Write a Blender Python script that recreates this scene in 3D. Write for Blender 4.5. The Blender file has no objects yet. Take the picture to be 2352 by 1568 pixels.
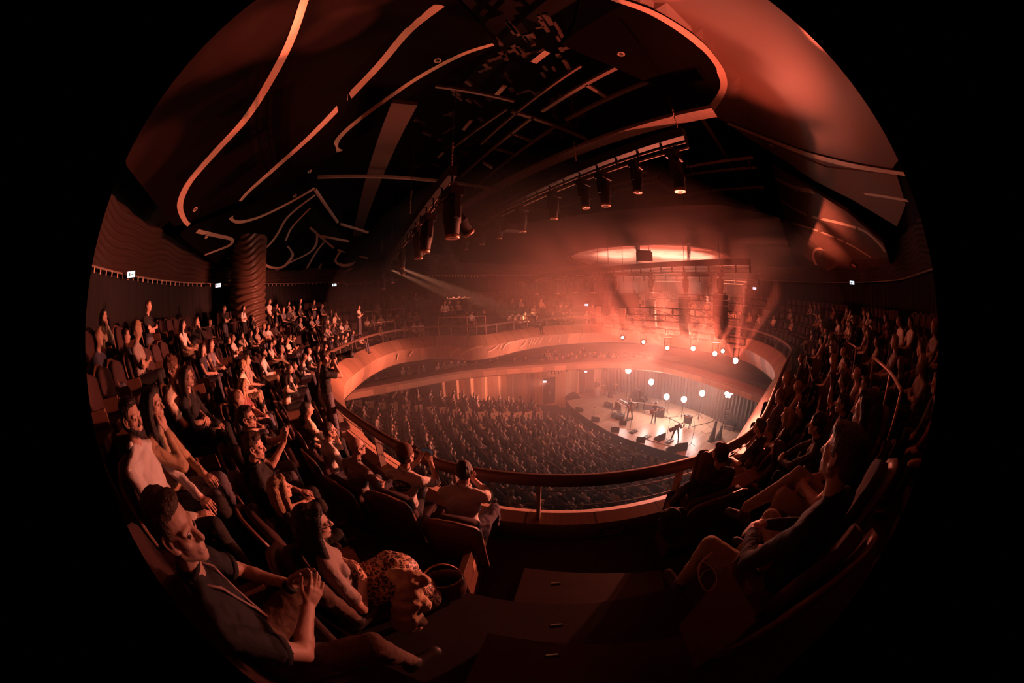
import bpy, bmesh, math, random
import numpy as np
from mathutils import Vector, Matrix
from math import sin, cos, pi, radians, hypot, atan2
random.seed(7)
S = bpy.context.scene
COL = S.collection
# ---------------- camera: level-ish 180 degree fisheye, equisolid, circle 1960 px wide ----------------
V = Vector
PITCH, ROLL, FPX = radians(9), radians(-1.5), 693.0
def cam_to_world(v):
    x, y, z = v
    c, s = cos(ROLL), sin(ROLL); x, z = c*x-s*z, s*x+c*z
    c, s = cos(PITCH), sin(PITCH); y, z = c*y+s*z, -s*y+c*z
    return Vector((x, y, z))
cam = bpy.data.cameras.new('camera'); camo = bpy.data.objects.new('camera', cam); COL.objects.link(camo)
cam.type = 'PANO'; cam.panorama_type = 'FISHEYE_EQUISOLID'
cam.sensor_fit = 'HORIZONTAL'; cam.sensor_width = 36.0; cam.sensor_height = 24.0
cam.fisheye_lens = FPX*36/2352; cam.fisheye_fov = pi
cam.clip_start = 0.02; cam.clip_end = 200
_r, _u, _b = cam_to_world((1,0,0)), cam_to_world((0,0,1)), -cam_to_world((0,1,0))
camo.matrix_world = Matrix(((_r.x,_u.x,_b.x,0),(_r.y,_u.y,_b.y,0),(_r.z,_u.z,_b.z,0),(0,0,0,1)))
S.camera = camo
# ---------------- world, exposure ----------------
w = bpy.data.worlds.new('world'); S.world = w; w.use_nodes = True
w.node_tree.nodes['Background'].inputs[0].default_value = (0.5, 0.6, 0.55, 1)
w.node_tree.nodes['Background'].inputs[1].default_value = 0.004
S.view_settings.view_transform = 'Standard'; S.view_settings.look = 'None'
S.view_settings.gamma = 1; S.view_settings.use_curve_mapping = False
S.view_settings.exposure = 0.0
cy = S.cycles
cy.max_bounces = 3; cy.diffuse_bounces = 1; cy.glossy_bounces = 2; cy.transmission_bounces = 2
cy.volume_bounces = 0; cy.transparent_max_bounces = 4; cy.sample_clamp_indirect = 2.0; cy.sample_clamp_direct = 30
cy.caustics_reflective = False; cy.caustics_refractive = False
cy.volume_step_rate = 4; cy.volume_max_steps = 64
# ---------------- pixel helpers: the photograph's rays met with real planes of the hall ----------------
def ray(x, y):
    u, v = (x-1176)/FPX, -(y-784)/FPX
    q = hypot(u, v); th = 2*math.asin(min(1, q/2)); s = sin(th)/q if q > 1e-9 else 1
    return cam_to_world((u*s, cos(th), v*s)).normalized()
def P(x, y, z):
    d = ray(x, y); return d*(z/d.z)
def PD(x, y, D):
    d = ray(x, y); return d*(D/hypot(d.x, d.y))
RED = (1, .215, .125); DEEP = (1, .14, .075); WHITE = (1, .66, .56)
def aim(o, loc, to):
    o.location = loc
    o.rotation_euler = (Vector(to)-Vector(loc)).to_track_quat('-Z', 'Y').to_euler()
def spot(name, loc, to, power, ang=30, blend=.5, col=RED, size=.15, parent=None):
    l = bpy.data.lights.new(name, 'SPOT'); l.energy = power; l.spot_size = radians(ang); l.spot_blend = blend
    l.color = col; l.shadow_soft_size = size
    o = bpy.data.objects.new(name, l); COL.objects.link(o); aim(o, loc, to)
    return o
def point(name, loc, power, col=RED, size=.2):
    l = bpy.data.lights.new(name, 'POINT'); l.energy = power; l.color = col; l.shadow_soft_size = size
    o = bpy.data.objects.new(name, l); COL.objects.link(o); o.location = loc; return o
HAZE = .014
# red beam fixtures on the stage front truss wash the audience; white back lights rake the stage
K = Vector((9.8, 12.5, -1.9))
spot('wash_left_block', K, (-9,5.5,-2.1), 32000, 40, .7, RED, .1)
spot('wash_left_rear', K+Vector((0,2,0)), (-12,11.0,-2.3), 26000, 30, .7, RED, .1)
spot('wash_near_block', K+Vector((0,-1,.2)), (-3,.8,-1.9), 12000, 44, .7, RED, .1)
spot('wash_near_front', K, (-.5,1.6,-2.6), 4500, 34, .7, RED, .1)
spot('wash_right_block', (6.5,15.5,-.4), (8.5,2.0,-1.2), 1500, 60, .7, RED, .1)
spot('fascia_left', (8.5,15,-3.4), (-7.0,13,-3.8), 16000, 40, .8, RED, .3)
spot('fascia_far', (4,12,-4.2), (2,21,-3.8), 2600, 80, .8, RED, .4)
spot('bay_wash', (3.0,23.5,-7.2), (-9,26.0,-8.2), 4500, 60, .8, (1,.3,.19), .15)
spot('stalls_wash', (10.5,18,-3.0), (-3,16,-9), 5000, 75, .7, (1,.34,.24), .2)
spot('ceiling_patch_high', (10,13,-1.6), (7.3,3.6,5.2), 5000, 26, 1, RED, .3)
spot('ceiling_patch_low', (10,13,-1.6), (9.9,5.6,5.5), 2200, 18, 1, RED, .3)
spot('ceiling_patch_mid', (9,14,-1.6), (14.3,8.2,5), 13000, 32, 1, RED, .3)
spot('ceiling_patch_far', (9,14,-1.6), (17,9.5,4.0), 11000, 24, 1, RED, .3)
spot('ceiling_strips', (3,12,-1.5), (-5,5,5), 1300, 90, 1, (1,.3,.15), .5)
_w = P(1500,592,2.9)
spot('well_fill', _w+Vector((-3,-1,-3.2)), _w+Vector((-1.5,0,0)), 3500, 110, .6, (1,.42,.3), .3)  # added spots under the oval well brighten its reflector; no fixture there
spot('well_fill', _w+Vector((3,-2,-3.2)), _w+Vector((2,-1,0)), 3500, 110, .6, (1,.42,.3), .3)
spot('grid_fill', (8,14,-1), (4,9,5), 3000, 90, .9, RED, .3)  # spot added to lighten the roof beams, without a fixture of its own
spot('stage_key', (8,14,2), (11,20,-9.5), 3400, 56, .9, (1,.5,.38), 1.6)
for i, (x, y, D) in enumerate(((1443,851,25),(1496,877,24),(1531,911,23.2),(1571,917,23.2),(1613,903,23.2))):
    p = PD(x, y, D); q = p*.985; point('backlight_glow', q, 230, (1,.66,.56), .25)
    spot('backlight_beam', q, (p.x*.75+1.0, p.y*.72, -9.5), 90, 120, .8, (1,.66,.56), .25)
for x, y in ((1430,775),(1533,799),(1592,800),(1642,812),(1689,828)):
    a = P(x, y, -2.5)*.93; spot('lamp_glow', a, PD(x, y-160, 6), 180, 110, 1, DEEP, .05)
# visible beams in the haze: each lamp throws a fan of narrow shafts
for (x, y), ts in (((1430,775),((1230,690),(1290,640),(1370,640))),((1478,785),((1300,700),(1350,640),(1430,640))),((1533,799),((1370,710),(1420,640),(1500,620))),((1592,800),((1480,660),(1560,600),(1660,640))),((1642,812),((1560,640),(1640,600),(1720,660))),((1689,828),((1600,680),(1700,600),(1800,640)))):
    a = P(x, y, -2.5)*.93
    for k, (tx, ty) in enumerate(ts): spot('haze_beam', a, PD(tx, ty, 8.5), 26000, 6+2*(k%2), .6, DEEP, .04)
for (x, y), (tx, ty), pw, an in (((1430,775),(1180,640),4500,26),((1533,799),(1330,640),4500,26),((1642,812),(1600,560),4500,34),((1689,828),(1740,600),4500,30)):
    a = P(x, y, -2.5)*.93; b = PD(tx, ty, 9.5); spot('haze_beam', a, b, pw, an, .9, DEEP, .05)
for (x, y, D), (tx, ty, D2), pw in (((905,610,17),(1180,720,22),45000),((893,617,18.5),(1080,700,24),34000),((1020,545,7.5),(1130,790,21),1500)):
    spot('batten_beam', PD(x, y, D), PD(tx, ty, D2), pw, 8, .5, (1,.36,.2), .05)
point('haze_glow', (9.5,16,-1.3), 1100, DEEP, .6)

# ---------------- materials ----------------
MATS = {}
def mat(name, col, rough=.6, metal=0, noise=0, nscale=8, bump=0, bscale=60, emit=None, estr=0, sheen=0, spec=.5):
    if name in MATS: return MATS[name]
    m = bpy.data.materials.new(name); m.use_nodes = True; MATS[name] = m
    nt = m.node_tree; b = nt.nodes['Principled BSDF']
    b.inputs['Base Color'].default_value = (*col, 1); b.inputs['Roughness'].default_value = rough
    b.inputs['Metallic'].default_value = metal; b.inputs['Specular IOR Level'].default_value = spec
    if emit:
        b.inputs['Emission Color'].default_value = (*emit, 1); b.inputs['Emission Strength'].default_value = estr
    tc = nt.nodes.new('ShaderNodeTexCoord')
    if noise:
        n = nt.nodes.new('ShaderNodeTexNoise'); n.inputs['Scale'].default_value = nscale; n.inputs['Detail'].default_value = 4
        r = nt.nodes.new('ShaderNodeMix'); r.data_type = 'RGBA'
        r.inputs[6].default_value = (*[c*(1-noise) for c in col], 1); r.inputs[7].default_value = (*[min(1, c*(1+noise)) for c in col], 1)
        nt.links.new(tc.outputs['Object'], n.inputs['Vector']); nt.links.new(n.outputs['Fac'], r.inputs[0])
        nt.links.new(r.outputs[2], b.inputs['Base Color'])
    if bump:
        n2 = nt.nodes.new('ShaderNodeTexNoise'); n2.inputs['Scale'].default_value = bscale; n2.inputs['Detail'].default_value = 3
        bp = nt.nodes.new('ShaderNodeBump'); bp.inputs['Strength'].default_value = bump; bp.inputs['Distance'].default_value = .02
        nt.links.new(tc.outputs['Object'], n2.inputs['Vector']); nt.links.new(n2.outputs['Fac'], bp.inputs['Height'])
        nt.links.new(bp.outputs['Normal'], b.inputs['Normal'])
    return m
def wood(name, col, plank=.18, var=.35, grain=.25, rough=.45, along='U', gap=.03):
    """Planks laid side by side across UV.x (metres), grain running along UV.y."""
    m = bpy.data.materials.new(name); m.use_nodes = True; MATS[name] = m
    nt = m.node_tree; L = nt.links.new; b = nt.nodes['Principled BSDF']; b.inputs['Roughness'].default_value = rough
    uv = nt.nodes.new('ShaderNodeUVMap'); sx = nt.nodes.new('ShaderNodeSeparateXYZ'); L(uv.outputs[0], sx.inputs[0])
    def mth(op, a, bb=None):
        n = nt.nodes.new('ShaderNodeMath'); n.operation = op
        for i, v in enumerate((a, bb)):
            if v is None: continue
            if isinstance(v, (int, float)): n.inputs[i].default_value = v
            else: L(v, n.inputs[i])
        return n.outputs[0]
    d = mth('DIVIDE', sx.outputs[0 if along == 'U' else 1], plank); fl = mth('FLOOR', d); fr = mth('FRACT', d)
    wn = nt.nodes.new('ShaderNodeTexWhiteNoise'); wn.noise_dimensions = '1D'; L(fl, wn.inputs['W'])
    cb = nt.nodes.new('ShaderNodeCombineXYZ')
    o1 = sx.outputs[0 if along == 'U' else 1]; o2 = sx.outputs[1 if along == 'U' else 0]
    L(mth('MULTIPLY', o1, 30), cb.inputs[0]); L(mth('ADD', mth('MULTIPLY', o2, 1.6), mth('MULTIPLY', wn.outputs[0], 37)), cb.inputs[1])
    n = nt.nodes.new('ShaderNodeTexNoise'); n.inputs['Scale'].default_value = 1; n.inputs['Detail'].default_value = 3; L(cb.outputs[0], n.inputs['Vector'])
    v = mth('ADD', mth('MULTIPLY', mth('SUBTRACT', wn.outputs[0], .5), 2*var), mth('MULTIPLY', mth('SUBTRACT', n.outputs['Fac'], .5), 2*grain))
    v = mth('ADD', v, 1)
    v = mth('MULTIPLY', v, mth('SUBTRACT', 1, mth('MULTIPLY', mth('LESS_THAN', fr, gap), .7)))
    sc = nt.nodes.new('ShaderNodeVectorMath'); sc.operation = 'SCALE'; sc.inputs[0].default_value = col; L(v, sc.inputs['Scale'])
    L(sc.outputs[0], b.inputs['Base Color'])
    return m
black = mat('matte black paint', (.015, .015, .016), .6, noise=.3)
blackmetal = mat('black powder coated metal', (.03, .03, .032), .4, metal=.3, bump=.1)
steel = mat('brushed steel', (.6, .58, .56), .35, metal=.9)
carpet = mat('dark red brown carpet', (.045, .03, .027), .95, noise=.35, nscale=30, bump=.3, bscale=200)
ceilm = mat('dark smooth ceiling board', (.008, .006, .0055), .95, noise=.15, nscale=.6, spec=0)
ceillit = mat('ceiling board in lit tone', (.21, .12, .09), .5, noise=.12, nscale=.5)  # paler ceiling board copy; light falling on the right side put into the colour
inlay = mat('pale ash inlay strip', (.85, .6, .45), .5)
voidm = mat('void black', (.012, .011, .011), .9)
curtainm = mat('black velvet curtain', (.012, .011, .012), .9, bump=.3, bscale=40)
steelgrey = mat('grey steel beam paint', (.26, .2, .17), .6, noise=.35, nscale=9)
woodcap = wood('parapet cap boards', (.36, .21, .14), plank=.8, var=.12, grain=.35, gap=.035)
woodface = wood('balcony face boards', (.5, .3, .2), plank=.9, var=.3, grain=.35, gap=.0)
woodwall = wood('hall wall boards', (.5, .3, .2), plank=.45, var=.28, grain=.3, gap=.03)
woodfloor = wood('stage floorboards', (.55, .37, .26), plank=.14, var=.16, grain=.3, rough=.32, gap=.03, along='V')
woodseat = mat('oak veneer seat shell', (.15, .075, .05), .4, noise=.25, nscale=14)
upholst = mat('dark maroon upholstery', (.05, .022, .022), .9, noise=.2, nscale=60, bump=.3, bscale=300)
railwood = mat('dark glulam handrail', (.13, .07, .05), .5, noise=.3, nscale=10)
# ---------------- mesh helpers ----------------
def link(o, parent=None):
    COL.objects.link(o)
    if parent is not None: o.parent = parent
    return o
class MB:
    def __init__(s): s.v = []; s.f = []; s.uv = {}; s.mi = []; s.cur = 0
    def add(s, vs, fs, uvs=None):
        n = len(s.v); s.v += [tuple(v) for v in vs]
        for i, f in enumerate(fs):
            if uvs: s.uv[len(s.f)] = uvs[i]
            s.f.append(tuple(n+k for k in f)); s.mi.append(s.cur)
    def box(s, lo, hi, M=None):
        x0, y0, z0 = lo; x1, y1, z1 = hi
        vs = [Vector(p) for p in ((x0,y0,z0),(x1,y0,z0),(x1,y1,z0),(x0,y1,z0),(x0,y0,z1),(x1,y0,z1),(x1,y1,z1),(x0,y1,z1))]
        if M is not None: vs = [M @ v for v in vs]
        s.add(vs, [(0,3,2,1),(4,5,6,7),(0,1,5,4),(1,2,6,5),(2,3,7,6),(3,0,4,7)])
    def bar(s, a, b, wd, ht=None, up=(0,0,1)):
        a, b = Vector(a), Vector(b); ht = ht or wd; d = (b-a).normalized(); up = Vector(up)
        if abs(d.dot(up)) > .98: up = Vector((1,0,0))
        sd = d.cross(up).normalized(); u = sd.cross(d)
        vs = [p + sd*i*wd/2 + u*j*ht/2 for p in (a, b) for i, j in ((-1,-1),(1,-1),(1,1),(-1,1))]
        s.add(vs, [(0,1,2,3),(7,6,5,4),(0,4,5,1),(1,5,6,2),(2,6,7,3),(3,7,4,0)])
    def tube(s, pts, r, seg=8, cap=True):
        pts = [Vector(p) for p in pts]; n = len(pts)
        rs = r if isinstance(r, (list, tuple)) else [r]*n
        rings = []
        prev = None
        for i, p in enumerate(pts):
            d = (pts[min(i+1, n-1)]-pts[max(i-1, 0)]).normalized()
            if prev is None:
                up = Vector((0,0,1)) if abs(d.z) < .9 else Vector((1,0,0))
                sd = d.cross(up).normalized()
            else: sd = (prev - d*prev.dot(d)).normalized()
            prev = sd; u = sd.cross(d)
            rings.append([p + (sd*cos(2*pi*k/seg)+u*sin(2*pi*k/seg))*rs[i] for k in range(seg)])
        vs = [v for r_ in rings for v in r_]
        fs = [(i*seg+k, i*seg+(k+1)%seg, (i+1)*seg+(k+1)%seg, (i+1)*seg+k) for i in range(n-1) for k in range(seg)]
        if cap: fs += [tuple(range(seg))[::-1], tuple((n-1)*seg+k for k in range(seg))]
        s.add(vs, fs)
    def lathe(s, prof, M=None, seg=16):
        vs = []; n = len(prof)
        for r, z in prof:
            vs += [Vector((r*cos(2*pi*k/seg), r*sin(2*pi*k/seg), z)) for k in range(seg)]
        if M is not None: vs = [M @ v for v in vs]
        fs = [(i*seg+k, i*seg+(k+1)%seg, (i+1)*seg+(k+1)%seg, (i+1)*seg+k) for i in range(n-1) for k in range(seg)]
        fs += [tuple(range(seg))[::-1], tuple((n-1)*seg+k for k in range(seg))]
        s.add(vs, fs)
    def strip(s, rows, closed=False, uvs=None):
        """rows: list of equal-length point lists; faces between consecutive rows."""
        n = len(rows[0]); vs = [p for r_ in rows for p in r_]; fs = []; uu = []
        L = [0]
        ref = rows[0]
        for k in range(1, n+1): L.append(L[-1]+(Vector(ref[k % n])-Vector(ref[k-1])).length)
        H = [0]
        for i in range(1, len(rows)): H.append(H[-1]+(Vector(rows[i][0])-Vector(rows[i-1][0])).length)
        for i in range(len(rows)-1):
            for k in range(n if closed else n-1):
                k2 = (k+1) % n
                fs.append((i*n+k, i*n+k2, (i+1)*n+k2, (i+1)*n+k))
                uu.append(((L[k],H[i]),(L[k+1],H[i]),(L[k+1],H[i+1]),(L[k],H[i+1])))
        s.add(vs, fs, uu)
    def mesh(s, name, mats, smooth=False):
        me = bpy.data.meshes.new(name); me.from_pydata(s.v, [], s.f)
        for m in (mats if isinstance(mats, (list, tuple)) else [mats]): me.materials.append(m)
        if any(s.mi): me.polygons.foreach_set('material_index', s.mi)
        if s.uv:
            l = me.uv_layers.new(name='UVMap')
            for fi, u in s.uv.items():
                p = me.polygons[fi]
                for j, li in enumerate(p.loop_indices): l.data[li].uv = u[j]
        if smooth: me.polygons.foreach_set('use_smooth', [True]*len(me.polygons))
        me.update()
        return me
    def build(s, name, mats, parent=None, smooth=False, M=None, **tags):
        o = bpy.data.objects.new(name, s.mesh(name, mats, smooth)); link(o, parent)
        if M is not None: o.matrix_world = M
        for k, v in tags.items(): o[k] = v
        return o
def fixn(o):
    bm = bmesh.new(); bm.from_mesh(o.data); bmesh.ops.recalc_face_normals(bm, faces=bm.faces); bm.to_mesh(o.data); bm.free(); return o
def bevel(o, wd=.01, seg=2):
    m = o.modifiers.new('b', 'BEVEL'); m.width = wd; m.segments = seg; m.limit_method = 'ANGLE'; return o
def thing(name, label, cat, loc=(0,0,0), rotz=0, group=None):
    o = bpy.data.objects.new(name, None); link(o); o.location = loc; o.rotation_euler = (0,0,rotz)
    o['label'] = label; o['category'] = cat
    if group: o['group'] = group
    return o
def tag(o, label, cat, group=None, kind=None):
    o['label'] = label; o['category'] = cat
    if group: o['group'] = group
    if kind: o['kind'] = kind
    return o
def dup(root, loc, rotz=None, label=None, group=None, scale=None):
    r = root.copy(); link(r); r.location = loc
    if rotz is not None: r.rotation_euler = (0,0,rotz)
    if scale: r.scale = (scale,)*3
    if label: r['label'] = label
    if group: r['group'] = group
    for ch in list(root.children):
        c = ch.copy(); link(c, r)
        for g in ch.children: d = g.copy(); link(d, c)
    return r
def crom(pts, n=8, closed=False):
    pts = [Vector(p) for p in pts]; N = len(pts); out = []
    rng = range(N if closed else N-1)
    for i in rng:
        if closed: a, b, c, d = pts[i-1], pts[i], pts[(i+1) % N], pts[(i+2) % N]
        else: a, b, c, d = pts[max(i-1,0)], pts[i], pts[i+1], pts[min(i+2,N-1)]
        for k in range(n):
            t = k/n; out.append(.5*((2*b)+(c-a)*t+(2*a-5*b+4*c-d)*t*t+(3*b-a-3*c+d)*t**3))
    if not closed: out.append(pts[-1])
    return out
# ---------------- the oval balcony ring ----------------
RING = [(-.5,3.25),(.6,3.0),(1.6,2.95),(2.6,3.05),(3.6,3.4),(5.1,4.35),(7.3,5.75),(9.2,6.9),(11.2,8.2),(13.1,10.4),(14.3,13.2),(14.3,15.2),(13.4,17.5),(11.8,19.9),(9.2,22.0),(5.9,22.5),(2.8,21.6),(.7,20.1),(-1.0,18.2),(-2.2,17.4),(-3.4,17.6),(-4.5,18.0),(-5.7,17.6),(-6.9,16.5),(-7.3,14.2),(-7.0,11.3),(-6.5,9.4),(-5.2,7.3),(-3.8,5.7),(-3.0,4.95),(-2.0,4.2),(-1.3,3.7)]
CX, CYY = 3.5, 12.5
ring = crom([(x, y, 0) for x, y in RING], 8, True)
NPHI = 240
_ph = np.array([atan2(p.y-CYY, p.x-CX) for p in ring]); _rr = np.array([hypot(p.y-CYY, p.x-CX) for p in ring])
_o = np.argsort(_ph); _ph = _ph[_o]; _rr = _rr[_o]
PHI = np.linspace(-pi, pi, NPHI, endpoint=False)
RAD = np.interp(PHI, np.concatenate([_ph-2*pi, _ph, _ph+2*pi]), np.tile(_rr, 3))
RADS = RAD.copy()
for _ in range(14): RADS = (np.roll(RADS,1)+2*RADS+np.roll(RADS,-1))/4
def Rphi(ph, smooth=True): return float(np.interp((ph+pi) % (2*pi)-pi, np.append(PHI, pi), np.append(RADS if smooth else RAD, (RADS if smooth else RAD)[0])))
_dR = (np.roll(RADS,-1)-np.roll(RADS,1))/(2*(PHI[1]-PHI[0]))
COSA = np.clip(RADS/np.sqrt(RADS**2+_dR**2), .6, 1)
def cosa(ph): return float(np.interp((ph+pi) % (2*pi)-pi, np.append(PHI, pi), np.append(COSA, COSA[0])))
def off(x, y):
    ph = atan2(y-CYY, x-CX); return (hypot(x-CX, y-CYY)-Rphi(ph))*cosa(ph)
def at_off(ph, o, z=0):
    r = Rphi(ph)+o/cosa(ph); return Vector((CX+r*cos(ph), CYY+r*sin(ph), z))
def floor_k(k): return -2.65+.5*k
KMAX = 5
def Fo(o):
    return floor_k(max(0, min(KMAX, math.floor(o-.85))))

# ---------------- the balcony parapet, rail, terraces ----------------
def ring_pts(o, z, closed_raw=True):
    """offset outward along the local normal of the raw wavy ring (o small)"""
    n = len(ring); out = []
    for i, p in enumerate(ring):
        t = (ring[(i+1) % n]-ring[i-1]).normalized(); nr = Vector((t.y, -t.x, 0))
        if nr.dot(p-Vector((CX, CYY, 0))) < 0: nr = -nr
        out.append(Vector((p.x+nr.x*o, p.y+nr.y*o, z)))
    return out
par = thing('balcony_parapet', 'wood clad wavy parapet ringing the oval opening of the upper balcony', 'parapet')
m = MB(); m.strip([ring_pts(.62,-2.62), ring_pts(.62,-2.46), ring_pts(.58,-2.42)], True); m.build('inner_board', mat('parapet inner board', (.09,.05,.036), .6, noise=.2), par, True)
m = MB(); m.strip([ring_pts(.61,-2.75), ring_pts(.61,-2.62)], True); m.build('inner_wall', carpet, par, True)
m = MB(); m.strip([ring_pts(.58,-2.42), ring_pts(.38,-2.41)], True); m.strip([ring_pts(.38,-2.41), ring_pts(-.02,-2.72), ring_pts(-.22,-3.0)], True)
cap = m.build('cap', woodcap, par, True)
m = MB(); m.strip([ring_pts(-.22,-3.0), ring_pts(-.08,-3.45), ring_pts(.15,-3.85)], True); face = m.build('face', woodface, par, True)
m = MB(); m.strip([ring_pts(.15,-3.85), ring_pts(.2,-3.87), ring_pts(.2,-3.93), ring_pts(.6,-4.0)], True); m.build('lower_edge', black, par, True)
# bright curved inlays on the inner face, drawn as px runs met with the face surface
def ribbon(pts, wd, nrm, m, thick=.012):
    """flat ribbon through 3D pts, lying in the surface whose normal at each point is nrm(p)"""
    rows = [[], [], [], []]
    n = len(pts)
    for i, p in enumerate(pts):
        d = (pts[min(i+1,n-1)]-pts[max(i-1,0)]).normalized(); N = nrm(p); sd = d.cross(N).normalized()
        w_ = wd[i] if isinstance(wd, list) else wd
        rows[0].append(p+sd*w_/2); rows[1].append(p+sd*w_/2+N*thick); rows[2].append(p-sd*w_/2+N*thick); rows[3].append(p-sd*w_/2)
    m.strip(rows)
    return m
ringv = np.array([(p.x, p.y) for p in ring])
def face_hit(x, y):
    d = ray(x, y); best = None
    A = ringv; B = np.roll(ringv, -1, 0)
    for i in range(len(A)):
        ax, ay = A[i]; bx, by = B[i]; ex, ey = bx-ax, by-ay
        den = d.x*ey-d.y*ex
        if abs(den) < 1e-9: continue
        t = (ax*ey-ay*ex)/den; u = (ax*d.y-ay*d.x)/den
        if t > 4 and 0 <= u <= 1:
            z = d.z*t
            if -3.9 < z < -2.9 and (best is None or t > best[0]):
                n_ = Vector((-ey, ex, 0)).normalized()
                if n_.dot(Vector((CX,CYY,0))-Vector((ax,ay,0))) < 0: n_ = -n_
                best = (t, d*t, n_)
    return best
FACE_LINES = [[(910,797),(909,812),(909,826)],[(953,792),(947,803),(938,817)],[(1085,789),(1062,797),(1043,808),(1036,817)],
 [(1124,784),(1104,792),(1078,800),(1062,810),(1058,816)],[(1139,780),(1137,791),(1128,801),(1116,807)],[(1146,779),(1145,790),(1142,804)],
 [(1180,776),(1165,784),(1154,791),(1150,803)],[(1206,770),(1204,780),(1200,790),(1192,798)],[(1220,768),(1216,778),(1212,792)],[(1226,767),(1222,778),(1218,792)],[(1236,765),(1230,775),(1224,790)],
 [(1247,764),(1240,775),(1234,789)],[(1272,762),(1262,772),(1258,784)],[(1286,760),(1283,772),(1282,784)],[(1320,757),(1312,767),(1303,777)],[(1348,757),(1340,766),(1333,774)]]
for ln in FACE_LINES:
    m = MB()
    hits = [face_hit(*p) for p in ln]; hits = [h for h in hits if h]
    if len(hits) < 2: continue
    pts = crom([h[1] for h in hits], 4); nn = hits[0][2]
    pts = [p+nn*.28*max(0, min(1, (p.z+3.95)/.95)) + nn*.0 for p in pts]
    ribbon(pts, .07, lambda p, nn=nn: nn, m, .03)
    m.build('curved_inlay', inlay, par)
# handrail
rail = thing('balcony_railing', 'dark wooden handrail with steel posts and wires running around the balcony opening', 'railing')
rp = ring_pts(.47, -1.85)
m = MB(); seg = []
sq = [(-.045,-.06),(.045,-.06),(.05,.04),(.03,.06),(-.03,.06),(-.05,.04)]
rows = []
n = len(rp)
for dx, dz in sq:
    r_ = []
    for i, p in enumerate(rp):
        t = (rp[(i+1) % n]-rp[i-1]).normalized(); nr = Vector((t.y,-t.x,0)); r_.append(p+nr*dx+Vector((0,0,dz)))
    rows.append(r_)
m.strip(rows+[rows[0]], True); fixn(m.build('handrail', railwood, rail, True))
L = 0; nxt = 0; posts = []
m2 = MB()
_st = min(range(n), key=lambda i: (rp[i]-P(1237,1112,-1.85)).length)
for _i in range(n):
    i = (_i+_st) % n; L += (rp[i]-rp[i-1]).length if _i else 0
    if L >= nxt:
        nxt += 1.62; p = rp[i]; t = (rp[(i+1) % n]-rp[i-1]).normalized()
        mm = MB(); M = Matrix(((t.x,-t.y,0,p.x),(t.y,t.x,0,p.y),(0,0,1,0),(0,0,0,1)))
        mm.box((-.02,-.05,-2.7),(.02,.05,-1.9), M); mm.build('post', steelgrey, rail)
for dz in (.16, .36):
    m2 = MB(); pts = [p-Vector((0,0,dz)) for p in rp]; m2.tube(pts+[pts[0]], .006, 5, False); m2.build('wire', blackmetal, rail)
# UWAGA sticker on the inner face of the near parapet (dark plate, paler letters)
def text(s, name, size, loc, rot, m, parent, ext=.001):
    c = bpy.data.curves.new(name, 'FONT'); c.body = s; c.size = size; c.extrude = ext; c.align_x = 'CENTER'; c.align_y = 'CENTER'
    o = bpy.data.objects.new(name, c); me = bpy.data.meshes.new_from_object(o); bpy.data.objects.remove(o)
    me.materials.append(m); o = bpy.data.objects.new(name, me); link(o, parent)
    o.matrix_world = Matrix.Translation(loc) @ rot.to_4x4(); return o
sp = thing('warning_sticker', 'dark warning sticker lettered UWAGA on the parapet ahead', 'sticker', (0,0,0))
pc = P(1385,1165,-2.47); iw = ring_pts(.62,-2.5); k = min(range(len(iw)), key=lambda i: (iw[i]-pc).length)
t = (iw[(k+1) % len(iw)]-iw[k-1]).normalized()
if t.x < 0: t = -t
nr = Vector((t.y,-t.x,0))
Rm = Matrix((t, Vector((0,0,1)), nr)).transposed()
cpt = iw[k]+nr*.006+Vector((0,0,-.045)); M = Matrix.Translation(cpt) @ Rm.to_4x4()
m = MB(); m.box((-.16,-.06,-.002),(.16,.06,.003), M); m.build('plate', black, sp)
text('UWAGA', 'lettering', .07, cpt+nr*.005+Vector((0,0,.018)), Rm, mat('faded print', (.6,.42,.34), .6), sp)
m = MB(); m.box((-.13,-.03,.003),(.13,-.024,.005), M); m.box((-.1,-.045,.003),(.1,-.04,.005), M); m.build('small_print', MATS['faded print'], sp)
# terraces
m = MB(); rows = []
PH = [float(p) for p in PHI]
def rw(o, z): return [at_off(p, o, z) for p in PH]
rows = [rw(.5, -2.65)]
for k in range(KMAX+1):
    rows.append(rw(.85+k if k else .55, floor_k(k))); rows.append(rw(1.85+k if k < KMAX else 9.0, floor_k(k)))
m.strip(rows, True)
fl = m.build('floor', carpet, None, False, kind='structure', label='dark carpeted terraces of the upper balcony')
# aisle steps, half height, in front of the camera and at other aisles
AISLES = []
def aisle(ph, wdt):
    AISLES.append((ph, wdt))
    m = MB()
    for k in range(1, KMAX+1):
        r0 = .85+k-.5; z1 = floor_k(k)-.25; z0 = floor_k(k)-.5
        a, b = at_off(ph, r0, 0), at_off(ph, r0+.5, 0); d = (b-a).normalized(); sd = Vector((-d.y, d.x, 0))
        M = Matrix(((sd.x,d.x,0,a.x),(sd.y,d.y,0,a.y),(0,0,1,0),(0,0,0,1)))
        m.box((-wdt/2,0,z0),(wdt/2,.5,z1), M)
    o = m.build('floor_steps', mat('oak stair tread', (.075,.045,.035), .6, noise=.3, nscale=7), None, kind='structure', label='aisle steps between the balcony seating blocks')
    return o
PHCAM = atan2(.2-CYY, .32-CX)
aisle(PHCAM, 1.3)
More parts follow.
